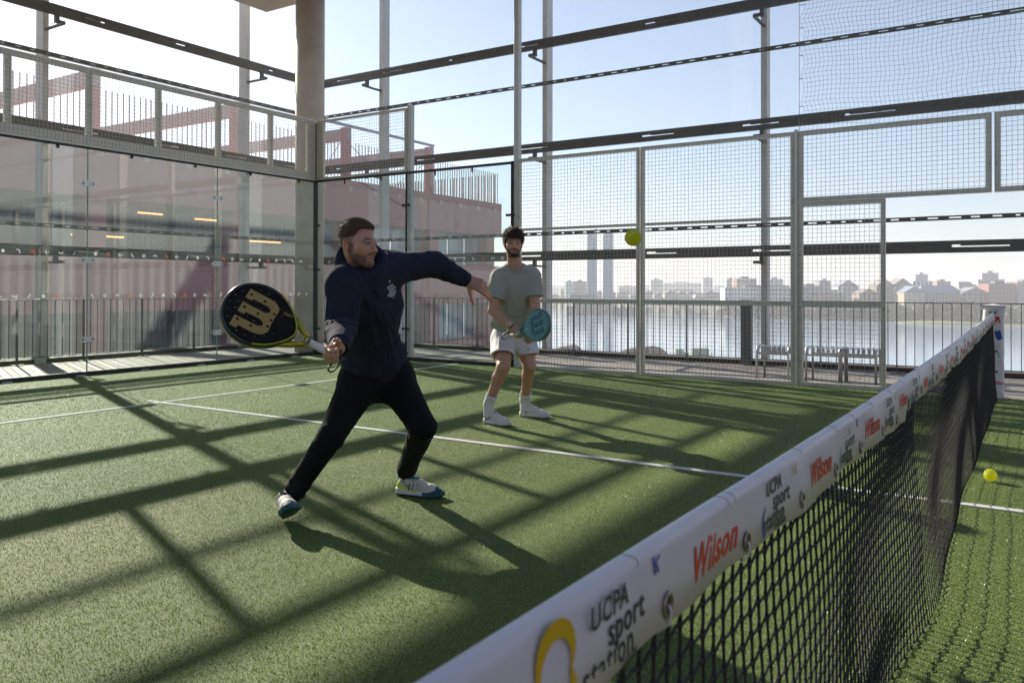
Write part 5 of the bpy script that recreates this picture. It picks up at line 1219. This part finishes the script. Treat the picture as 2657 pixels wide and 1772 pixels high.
    lo,hi=bounds([sR,sL,eR,eL,wR,wL,pel,nb+UP*.05],.20)
    hm=mat('navy_fleece',(.022,.027,.043),.88,var=.12,vscale=25,bump=.35,bscale=420,sheen=.05,spec=.12,bump2=.22,b2scale=14)
    HD=sdf_object('hoodie',hood,lo,hi,.0050,hm,t)
    # rib hem and cuffs, pocket, drawstring
    def hem(P):
        a=(P-(pel+sp*.012).astype(F)); h=a@sp.astype(F); d=sm([cone(P,pel-sp*.01,pel+sp*.07,.142,.140),ell(P,pel,TF.R,(.168,.140,.12))],.05); return smax(d+.004-.0012*np.sin(np.arctan2(a@X.astype(F),a@FWD.astype(F))*120),np.abs(h-.015)-.032,.008)
    lo,hi=bounds([pel],.24); sdf_object('hem_rib',hem,lo,hi,.006,hm,HD)
    for c,w_,e_,r in ((wR+(eR-wR)*.10,wR,eR,.045),(wL+(eL-wL)*.07,wL,eL,.041)):
        ax=nrm(w_-e_)
        def cf(P,c=c,ax=ax,r=r): q=P-c.astype(F); h=q@ax.astype(F); rr_=np.linalg.norm(q-h[:,None]*ax.astype(F),axis=1); return smax(smax(rr_-r+.05*h,np.abs(h)-.026,.006),-(rr_-r+.009),.003)
        lo,hi=bounds([c],.08); sdf_object('cuff',cf,lo,hi,.0045,hm,HD)
    def pocket(P): return smax(smax(hood(P)-.0075,-(hood(P)-.001),.003),pk(P),.006)
    pc=TF.w(.0,.14,-.185)
    def pk(P):
        L=TF.l(P)-np.array([-.0,.14,-.20],F); return np.maximum(np.maximum(np.abs(L[:,2]+.02)-.075,np.abs(L[:,0])+np.clip(L[:,2],0,1)*.75-.135),-L[:,1]-.05)
    lo,hi=bounds([pc],.17); sdf_object('kangaroo_pocket',pocket,lo,hi,.005,hm,HD)
    bm=bmesh.new(); bm.from_mesh(HD.data); bt=BVHTree.FromBMesh(bm); bm.free()
    def on_surf(p,off=.004):
        h=bt.find_nearest(Vector(p)); return np.array(h[0])+np.array(h[1])*off
    ds=[on_surf(nb+UP*.02+X*.075*a+FWD*(.10-.03*abs(a)) ,.004)+FWD*.004 for a in np.linspace(-1,1,9)]
    mb=MB(); mb.tube([nb+X*.085*math.sin(a)+FWD*(.052+.045*math.cos(a))+UP*(.03-.045*max(0,math.cos(a))) for a in np.linspace(-1.4,1.3,12)],.0035,6); mb.build('drawstring',mat('cord_navy',(.012,.014,.022),.6),HD,smooth=True)
    # chest print
    dv=-nrm(FWD); o=A(1003,748,4.0); mx=frame_matrix(o,nrm(X*1.+UP*.10),nrm(sp+X*.12))
    wm=mat('print_white_ink',(.62,.64,.66),.6)
    for body_,sz,dy,dx in (('ucpa',.026,.022,-.004),('sport',.026,.004,.008),('station',.026,-.014,0),('BORDEAUX',.008,-.028,.004)):
        me=text_mesh(body_,sz,0.0,0.,.0003,'CENTER')
        for v in me.vertices: v.co.x+=dx; v.co.y+=dy
        project_on(HD,me,mx,dv,wm,'lettering')
    for q,c in (([(0,.052),(.006,.044),(.0,.034),(-.006,.044)],mat('print_star',(.65,.5,.03),.5)),(poly_strip(arc(.004,-.032,.009,200,340,6),.004),mat('print_red2',(.6,.06,.05),.4))):
        project_on(HD,curve_mesh([q],0.0),mx,dv,c,'emblem')
    # joggers ---------------------------------------------------------
    def pants(P):
        hp=sm([ell(P,pel-sp*.06,TF.R,(.165,.132,.12)),cone(P,hR,hL,.108,.108)],.05)
        o=hp
        for (a,b,c,sd) in ((hR,kR,aR,1),(hL,kL,aL,7)):
            l=smin(cone(P,a,b,.108,.064),cone(P,b,c,.064,.050),.02); l=l-wrinkle(P,a,b,.006,.07,.95,.3,sd)-wrinkle(P,b,c,.006,.06,.25,.3,sd+1)-wrinkle(P,b,c,.009,.042,.92,.16,sd+2)-.004*wav(P,14,sd+3,2); o=smin(o,l,.05)
        o=smax(o,(P-(pel+sp*.075).astype(F))@sp.astype(F),.01)
        for (b,c) in ((kR,aR),(kL,aL)):
            ax=nrm(c-b); nr=np.linalg.norm(P-c.astype(F),axis=1)<.16; o=np.where(nr,smax(o,(P-(c-ax*.022).astype(F))@ax.astype(F),.005),o)
        return o
    lo,hi=bounds([pel,hR,hL,kR,kL,aR,aL],.16)
    pm=mat('black_fleece',(.0085,.0087,.0098),.85,var=.1,vscale=20,bump=.25,bscale=380,sheen=.05,spec=.12,bump2=.22,b2scale=11)
    PT=sdf_object('joggers',pants,lo,hi,.0055,pm,t)
    for (b,c) in ((kR,aR),(kL,aL)):
        ax=nrm(c-b); cc=c-ax*.015
        def cf(P,c=cc,ax=ax): q=P-c.astype(F); h=q@ax.astype(F); rr_=np.linalg.norm(q-h[:,None]*ax.astype(F),axis=1); return smax(rr_-.047+.0012*np.sin(np.arctan2(q[:,0],q[:,1])*60),np.abs(h)-.03,.008)
        lo,hi=bounds([cc],.08); sdf_object('cuff',cf,lo,hi,.0048,pm,PT)
    # socks, shoes
    for c,b in ((aR,kR),(aL,kL)):
        def sk(P,c=c,b=b): return cone(P,c-nrm(c-b)*.04,c+nrm(c-b)*.05,.041,.040)
        lo,hi=bounds([c],.12); sdf_object('sock',sk,lo,hi,.006,mat('sock_teal',(.35,.52,.55),.9,bump=.3,bscale=300),t)
    teal=(.012,.085,.105); cream=(.62,.60,.54); lime=(.62,.80,.02)
    f=nrm(RG*.95+TW*.32); hl_=aL-f*.055; hl_[2]=.006
    SL=shoe(t,Frame(hl_,f,UP),cream,(.66,.68,.68),teal,teal,.30,(.10,.48,.52),heel_accent=lime,label='cream shoe planted flat with teal laces and lime heel')
    # crossed side stripes
    fr=Frame(hl_,f,UP); mx=frame_matrix(fr.w(-.0,.115,.045),f,UP)
    for q in (poly_strip([(-.07,.035),(-.03,.002),(.02,-.012)],.004),poly_strip([(-.045,.006),(.035,.022)],.004),poly_strip([(-.016,.026),(-.028,-.014)],.0055),poly_strip([(.006,.026),(-.002,-.016)],.0055),poly_strip([(-.03,-.012),(.03,.0)],.004)):
        project_on(SL,curve_mesh([q],0.),mx,np.cross(f,UP)*-1 if np.dot(np.cross(f,UP),TW)>0 else np.cross(f,UP),mat('teal_stripe',teal,.5),'stripe',.0018)
    f2=nrm(TW*.86+RG*.26+UP*.34); hb=A(722,1346,4.03); hb[2]=.012
    hb=aR-f2*.050-nrm(UP-f2*.3)*.09-RG*.012; hb[2]=max(hb[2]*.5,.008)
    SR=shoe(t,Frame(hb,f2,UP-RG*.30),cream,teal,teal,teal,.29,(.50,.50,.47),heel_accent=lime,label='cream shoe resting on its heel, teal toe raised')
    # eyes, hair ------------------------------------------------------
    em=mat('eye_white',(.40,.37,.35),.25,coat=.3); im=mat('iris_brown',(.05,.028,.015),.15,coat=.6)
    for sg in (-1,1):
        c=HF.w(sg*.031,.0725,.0); bmm=bmesh.new(); bmesh.ops.create_uvsphere(bmm,u_segments=16,v_segments=12,radius=.0118*HF.sc); bmesh.ops.translate(bmm,verts=bmm.verts,vec=c); mb=MB(); mb.addbm(bmm); e=mb.build('eye',em,t,smooth=True)
        gz=nrm(hf*.9+RG*.25); mb=MB(); mb.disc(c+gz*.0103,gz,.0056,.0016,14); mb.build('iris',im,e)
    hfn=lambda P: hair_field(HF.l(P),'short')*F(HF.sc)
    lo,hi=bounds([HF.w(0,0,.03)],.15); hm_=mat('hair_brown',(.075,.042,.020),.5,var=.4,vscale=120,bump=.8,bscale=260,trans=.12,stretch=(1,1,.5))
    HR=sdf_object('hair',hfn,lo,hi,.0036,hm_,t)
    hs=mat('hair_strand_brown',(.22,.13,.06),.35,trans=.4)  # lighter colour puts the sunlit gold of the hair top into the strands
    strands('hair_strands',HR,None,14000,.008,.0004,hs,HR,3,.5,comb=tuple(hf*.25+UP*.1),keep=lambda c:(HF.l(c)[:,2]>.035))
    strands('beard',B,None,52000,.0055,.00035,mat('beard_strand',(.06,.035,.018),.5,trans=.2),t,8,.5,comb=(0,0,-.5),keep=lambda c:beard_keep(HF.l(c)))
    # wrist strap and racket
    mb=MB(); ax=nrm(wR-eR); c=wR+ax*-.004; u_=nrm(np.cross(ax,UP)); v_=np.cross(ax,u_)
    for k in range(3): mb.tube([c+ax*.007*k+(u_*math.cos(a)+v_*math.sin(a))*(.0355+.002*k) for a in np.linspace(0,2*PI,21)[:-1]],.0045,6,closed=True)
    mb.build('wrist_band',M_black,t,smooth=True)
    gold=mat('racket_gold',(.36,.33,.03),.32,metal=.75,var=.1,coat=.4); blk=mat('racket_black',(.006,.006,.006),.7,spec=.2,var=.2,vscale=30); rimb=mat('rim_black',(.012,.013,.012),.25,coat=.4); lg=mat('logo_gold',(.33,.24,.07),.6,var=.06)
    butt2=butt-H*.01; fn=nrm(np.cross(H,nrm(A(700,735,3.3)-A(600,870,3.2)))); 
    if np.dot(fn,TW)<0: fn=-fn
    fn=nrm(TW*.84+UP*.56+RG*.05)
    r_=racket('black and gold padel racket held out by the player in the navy hoodie',butt2,H,fn,float(np.linalg.norm(tip-butt2)),blk,(rimb,gold),lg,mat('grip_white',(.70,.70,.64),.6,bump=.3,bscale=90),mat('hole_tan',(.42,.27,.13),.7))
    me=text_mesh('DEFY',.016,.0003,0,.0003)
    for v in me.vertices: v.co=Vector((v.co.y+.052,-v.co.x+.222,.0192+v.co.z))
    link_mesh('lettering',me,lg,r_)
    me=text_mesh('Wilson',.014,.0003,.2,.0003)
    for v in me.vertices: v.co=Vector((v.co.x,.108+v.co.y,.0152+v.co.z))
    link_mesh('lettering',me,mat('print_ink',(.035,.04,.05),.4),r_)
    # inner gold edge of the rim
    mb=MB(); mb.tube([(x*.965,.325+(y-.325)*.965,.0188) for x,y in [(.127*math.cos(a)*(1-.30*max(0,-math.sin(a))**2.2),.325+(.133 if math.sin(a)>0 else .165)*math.sin(a)) for a in np.linspace(-2.9,-.25,26)]],.0045,6); mb.build('gold_edge',gold,r_,smooth=True)
    # strap loop hanging under the fist
    mb=MB(); p=[A(872,915,3.46),A(868,932,3.44),A(856,950,3.44),A(851,958,3.44),A(858,965,3.44),A(870,958,3.45),A(882,938,3.47),A(886,922,3.49),A(884,908,3.495)]
    P2=catmull(p)[:-1]
    mb.tube(P2+[p[-1]],.0042,6); mb.build('strap',M_black,None,smooth=True).parent=r_
    s_=bpy.data.objects[[o.name for o in r_.children if o.name.startswith('strap')][0]]; s_.matrix_parent_inverse=r_.matrix_world.inverted()
    # ring on the finger
    return t
def beard_keep(L):
    x=np.abs(L[:,0]);y=L[:,1];z=L[:,2]
    line=np.where(x<.030,-.080,-.052+.74*np.clip(x-.030,0,.05)); a=(z<line-.002)&(y>0)&(z>-.128)&(y<.13)
    ms=(x<.026)&(z<-.047)&(z>-.058)&(y>.07)
    return (a|ms)&(np.linalg.norm(L,axis=1)<.16)
player1()
# ================================================================== PLAYER IN THE GREY T-SHIRT
def player2():
    t=thing('person','person in grey T-shirt and white shorts waiting with a turquoise racket held low','person',(0,0,0))
    skin=(.50,.30,.20); hairc=(.022,.013,.009)
    nb=A(1336,692,6.87)+UP*.01; sR,sL=A(1294,719,6.86),A(1381,716,6.90); pel=A(1331,862,7.10); hR,hL=A(1306,884,7.06),A(1358,882,7.10)
    eR,eL=A(1279,806,6.80),A(1388,800,6.84); wR,wL=A(1327,849,6.60),A(1381,862,6.64)
    kR,kL=A(1306,952,6.80),A(1374,950,6.98); aR,aL=A(1268,1048,6.90),A(1362,1035,7.28)
    X=nrm(sL-sR); sp=nrm(nb-pel); FWD=nrm(np.cross(sp,X)); 
    if np.dot(FWD,TW)<0: FWD=-FWD
    ch=nb*.62+pel*.38; TF=Frame(ch,FWD,sp)
    hc=A(1332,631,6.80); hf=nrm(TW*.98+RG*.10-UP*.10); HF=Frame(hc,hf,UP+RG*.03,.93)
    butt=A(1327,872,6.60); tip=A(1450,822,6.40); H=nrm(tip-butt); Lr=float(np.linalg.norm(tip-butt)); 
    if Lr<.44: tip=butt+(H*1.+TW*.0)*Lr; 
    mid=butt+H*.055
    dR=nrm(A(1352,866,6.56)-wR); nR=nrm(-TW*.55-UP*.8)
    hr,_,_t=hand_prims(wR,dR,nR,False,[(70,85,45),(75,90,50),(78,90,50),(80,88,45)],.05,thumb=((.55,.75,.3),(.3,.9,.3),(.1,.95,.2)))
    dL=nrm(A(1376,893,6.58)-wL); nL=nrm(TW*.6+UP*.25-RG*.6)
    hl,_,_t=hand_prims(wL,nrm(dL*1.+TW*.2),nL,True,[(35,45,25),(40,50,25),(42,50,25),(45,50,25)],.06)
    def body(P):
        d=head_sdf(HF.l(P))*F(HF.sc); d=smin(d,cone(P,HF.w(0,-.022,-.05),nb,.053,.062),.022)
        tr=sm([ell(P,TF.w(0,-.005,.05),TF.R,(.155,.095,.19)),cone(P,sR,sL,.052,.052),ell(P,pel,TF.R,(.15,.11,.14)),cone(P,ch,pel,.105,.12)],.06); d=smin(d,tr,.05)
        for a,b,c in ((sR,eR,wR),(sL,eL,wL)):
            m_=(np.asarray(b)*.72+np.asarray(c)*.28); d=smin(d,smin(cone(P,a,b,.053,.043),smin(cone(P,b,m_,.042,.043),cone(P,m_,c,.043,.0275),.01),.012),.025)
        for a,b,c in ((hR,kR,aR),(hL,kL,aL)):
            cf_=b*.68+c*.32-FWD*.022; o=smin(cone(P,a,b,.088,.057),cone(P,b,c,.046,.031),.02); o=smin(o,cone(P,b-FWD*.01,cf_,.042,.050),.03); o=smin(o,cone(P,cf_,c,.050,.031),.02); o=smin(o,ell(P,b+FWD*.012,None,(.042,.042,.046)),.02); d=smin(d,o,.03)
        d=smin(d,hand_field(P,hr,wR+dR*.09),.012); d=smin(d,hand_field(P,hl,wL+dL*.09),.012)
        return d
    def bc(V):
        C=face_cols(HF.l(V),skin,hairc,1.15); hd=np.linalg.norm(V-HF.o.astype(F),axis=1)>.17
        C[hd]=np.array(skin,F)*np.array([.95,.92,.9])*(1+.08*wav(V[hd],45,3,2)[:,None])
        return C
    lo,hi=bounds([sR,sL,eR,eL,wR,wL,hc+UP*.05,aR-UP*.02,aL-UP*.02,kR,kL,A(1385,910,6.5)],.14)
    B=sdf_object('body',body,lo,hi,.0050,mat('skin',(.4,.25,.18),.5),t,colf=bc)
    # T-shirt
    hemc=pel+sp*.065
    def shirt(P):
        tr=sm([ell(P,TF.w(0,.0,.06),TF.R,(.180,.120,.21)),cone(P,sR,sL,.056,.056),cone(P,ch,pel,.140,.158),ell(P,pel+sp*.08,TF.R,(.178,.145,.12))],.06)
        q=P-TF.o.astype(F); hh=q@TF.z.astype(F); an=(q@TF.x.astype(F))
        Lt=TF.l(P)*np.array([1,1,.3],F); tr=tr-.006*wav(P,14,33,2)-.010*np.clip(1-1.8*np.abs(wav(Lt,30,8,1)),0,1)**2*np.clip((.16-(P-TF.o.astype(F))@TF.z.astype(F))/.15,0,1)-.013*(1-np.abs(np.sin(an*26+2.2*wav(P,7,31,1)+hh*3)))**2.5*np.clip((.10-hh)/.2,0,1)-wrinkle(P,pel+sp*.04,nb,.014,.07,.15,.25,35)
        o=tr
        for a,b,sd in ((sR,eR,1),(sL,eL,2)):
            m_=a+(b-a)*.62; l=cone(P,a,m_,.072,.078)-.005*wav(P,22,sd+40,2)-wrinkle(P,a,b,.008,.05,.3,.4,sd+44); ax=nrm(b-a); l=smax(l,((P-(a+(b-a)*.66).astype(F))@ax.astype(F)),.003); o=smin(o,l,.03)
        o=smax(o,-cone(P,nb+FWD*.02-UP*.01,nb+UP*.12+FWD*.02,.060,.09),.005)
        return smax(o,-((P-hemc.astype(F))@sp.astype(F))-.008*np.sin(an*20),.006)
    lo,hi=bounds([sR,sL,eR,eL,pel,nb],.21)
    sm_=mat('grey_marl_cotton',(.36,.37,.315),.85,var=.10,vscale=70,bump=.2,bscale=500,sheen=.15,bump2=.15,b2scale=14,trans=.06)
    SH=sdf_object('tshirt',shirt,lo,hi,.0055,sm_,t)
    mb=MB(); u_=X; v_=nrm(np.cross(X,nrm(UP+FWD*.35))); 
    mb.tube([nb+UP*.012-FWD*.0+FWD*.022+u_*.066*math.cos(a)+(-v_ if np.dot(v_,FWD)<0 else v_)*.070*math.sin(a)*1.0-UP*.03*max(0,math.sin(a)) for a in np.linspace(0,2*PI,25)[:-1]],.0065,6,closed=True); mb.build('collar_rib',sm_,SH,smooth=True)
    inkb=mat('mark_black',(.012,.012,.012),.5)
    project_on(SH,curve_mesh([swoosh(.030)],0.),frame_matrix(A(1366,707,6.7),RG,UP),-TW,inkb,'emblem')
    # shorts
    def shorts(P):
        hp=sm([ell(P,pel,TF.R,(.165,.135,.12)),cone(P,hR,hL,.105,.105)],.05); o=hp; inner=np.full(len(P),9.,F)
        for a,b,sd in ((hR,kR,1),(hL,kL,2)):
            m_=a+(b-a)*.62; out=nrm((a-pel)-sp*np.dot(a-pel,sp)); l=cone(P,a,m_+out*.012,.112,.098)-.006*wav(P,18,sd+60,2)-.006*(1-np.abs(np.sin((P@nrm(np.cross(b-a,TW)).astype(F))*42+sd+1.5*wav(P,9,sd,1))))**3; ax=nrm(nrm(b-a)-FWD*.25-UP*.3); l=smax(l,((P-(a+(b-a)*.60).astype(F))@ax.astype(F)),.004); o=smin(o,l,.03)
            inner=np.minimum(inner,smax(cone(P,a,b,.092,.084),-((P-(a+(b-a)*.30).astype(F))@ax.astype(F)),.004))
        o=smax(o,-inner,.003)
        return smax(o,(P-(pel+sp*.11).astype(F))@sp.astype(F),.01)
    lo,hi=bounds([pel,hR,hL,hR*.4+kR*.6,hL*.4+kL*.6],.18)
    ST=sdf_object('shorts',shorts,lo,hi,.0055,mat('white_polyester',(.74,.74,.73),.6,bump=.15,bscale=300,bump2=.12,b2scale=12,trans=.12),t)
    project_on(ST,curve_mesh([swoosh(.034)],0.),frame_matrix(A(1374,907,6.85),nrm(RG+UP*.12),UP),-TW,inkb,'emblem')
    # socks and shoes
    for c,b,f,nm in ((aR,kR,nrm(RG*.80+TW*.60),'R'),(aL,kL,nrm(RG*.93+TW*.36),'L')):
        top=c+nrm(b-c)*.085; hl=c-f*.050; hl[2]=.004; low=vec(c[0],c[1],.075)
        def sk(P,c=c,top=top,low=low): d=smin(cone(P,low,c,.044,.043),cone(P,c,top,.043,.052),.02)-.0012*np.sin(np.arctan2(P[:,0]-F(c[0]),P[:,1]-F(c[1]))*34); ax=nrm(top-c); return smax(d,(P-top.astype(F))@ax.astype(F),.004)
        lo,hi=bounds([low,top],.07); SK=sdf_object('sock',sk,lo,hi,.005,mat('white_sock',(.78,.78,.77),.9,bump=.4,bscale=400,trans=.1),t)
        project_on(SK,curve_mesh([swoosh(.022)],0.),frame_matrix(c+nrm(b-c)*.055+TW*.06,RG,UP),-TW,inkb,'emblem')
        fr=Frame(hl,f,UP); wsh=(.66,.65,.61)
        S_=shoe(t,fr,wsh,(.68,.67,.64),(.55,.54,.50),(.64,.63,.59),.30,(.72,.71,.68),label='white shoe with a black side mark at the heel' if nm=='R' else 'white shoe with an outlined side mark')
        side=np.cross(f,UP); side=side if np.dot(side,TW)>0 else -side
        q=swoosh(.085); mx=frame_matrix(fr.w(0,.075 if nm=='R' else .10,.050),f,UP)
        project_on(S_,curve_mesh([q],0.),mx,-side,inkb if nm=='R' else mat('mark_grey',(.10,.10,.10),.5),'emblem',.0018)
        if nm=='L': project_on(S_,curve_mesh([[(a*.72+.001,b_*.62-.0005) for a,b_ in q]],0.),mx,-side,mat('mark_white',(.62,.61,.58),.6),'emblem',.0028)
    # eyes, hair
    em=MATS['eye_white']; im=MATS['iris_brown']
    for sg in (-1,1):
        c=HF.w(sg*.031,.0725,.0); bmm=bmesh.new(); bmesh.ops.create_uvsphere(bmm,u_segments=14,v_segments=10,radius=.0118*HF.sc); bmesh.ops.translate(bmm,verts=bmm.verts,vec=c); mb=MB(); mb.addbm(bmm); e=mb.build('eye',em,t,smooth=True)
        gz=nrm(TW-UP*.05); mb=MB(); mb.disc(c+gz*.0104,gz,.0058,.0016,12); mb.build('iris',im,e)
    lo,hi=bounds([HF.w(0,0,.04)],.16)
    HR=sdf_object('hair',lambda P: hair_field(HF.l(P),'curly')*F(HF.sc),lo,hi,.0038,mat('hair_dark',(.028,.016,.010),.5,var=.4,vscale=120,bump=.9,bscale=200,trans=.1),t)
    hs=mat('hair_strand_dark',(.075,.042,.024),.4,trans=.3)
    strands('hair_strands',HR,None,9000,.020,.0007,hs,HR,13,1.1,comb=(0,0,.1))
    strands('beard',B,None,40000,.008,.0005,mat('beard_strand_dark',(.02,.013,.009),.5,trans=.1),t,18,.5,comb=(0,0,-.5),keep=lambda c:beard_keep(HF.l(c)))
    # watch and strap, racket
    ax=nrm(wR-eR); c=wR-ax*.022; u1=nrm(np.cross(ax,UP)); v1=np.cross(ax,u1); wm=mat('watch_band',(.55,.40,.32),.5)
    mb=MB(); [mb.tube([c+ax*.006*(k-1)+(u1*math.cos(a)+v1*math.sin(a))*.0325 for a in np.linspace(0,2*PI,19)[:-1]],.0045,6,closed=True) for k in range(3)]
    mb.disc(c+nrm(TW*.8+UP*.5)*.034,TW*.8+UP*.5,.019,.009,16); mb.build('wristwatch',wm,t,smooth=False)
    face=mat('racket_teal',(.13,.30,.30),.55,var=.06); rim=mat('rim_teal',(.05,.17,.175),.35,coat=.3); lg=mat('logo_petrol',(.01,.15,.19),.5)
    fn=nrm(TW*.75-RG*.60+UP*.16)
    Lr=max(Lr,.43)
    r_=racket('turquoise padel racket with a petrol blue print held low by the player in grey',butt,nrm(A(1450,822,6.22)-butt),fn,Lr,face,(rim,rim),lg,mat('grip_cream',(.62,.60,.48),.6,bump=.3,bscale=90),mat('hole_dark2',(.004,.008,.01),.7))
    mb=MB(); mb.box(-.006,.006,.205,.218,.0190,.0196); mb.build('sticker',mat('print_lime',(.45,.75,.05),.5),r_)
    mb=MB(); p=[A(1335,840,6.56),A(1318,858,6.54),A(1304,870,6.54),A(1303,878,6.54),A(1309,880,6.55),A(1319,873,6.56),A(1328,869,6.58)]
    P2=catmull(p)[:-1]
    o=mb.tube(P2+[p[-1]],.0042,6).build('strap',M_black,None,smooth=True); o.parent=r_; o.matrix_parent_inverse=r_.matrix_world.inverted()
player2()
# ================================================================== AIR
M=bpy.data.materials.new('haze_air'); M.use_nodes=True; n=M.node_tree.nodes; n.remove(n['Principled BSDF']); pv=n.new('ShaderNodeVolumePrincipled'); pv.inputs['Color'].default_value=(.93,.95,1.,1); pv.inputs['Density'].default_value=.00042; pv.inputs['Anisotropy'].default_value=.2
M.node_tree.links.new(pv.outputs[0],n['Material Output'].inputs['Volume'])
mb=MB(); mb.box(-9500,12500,-9500,12500,-27,120); o=mb.build('haze',M); tag(o,'thin pale haze over the river and the far bank','haze',kind='stuff')
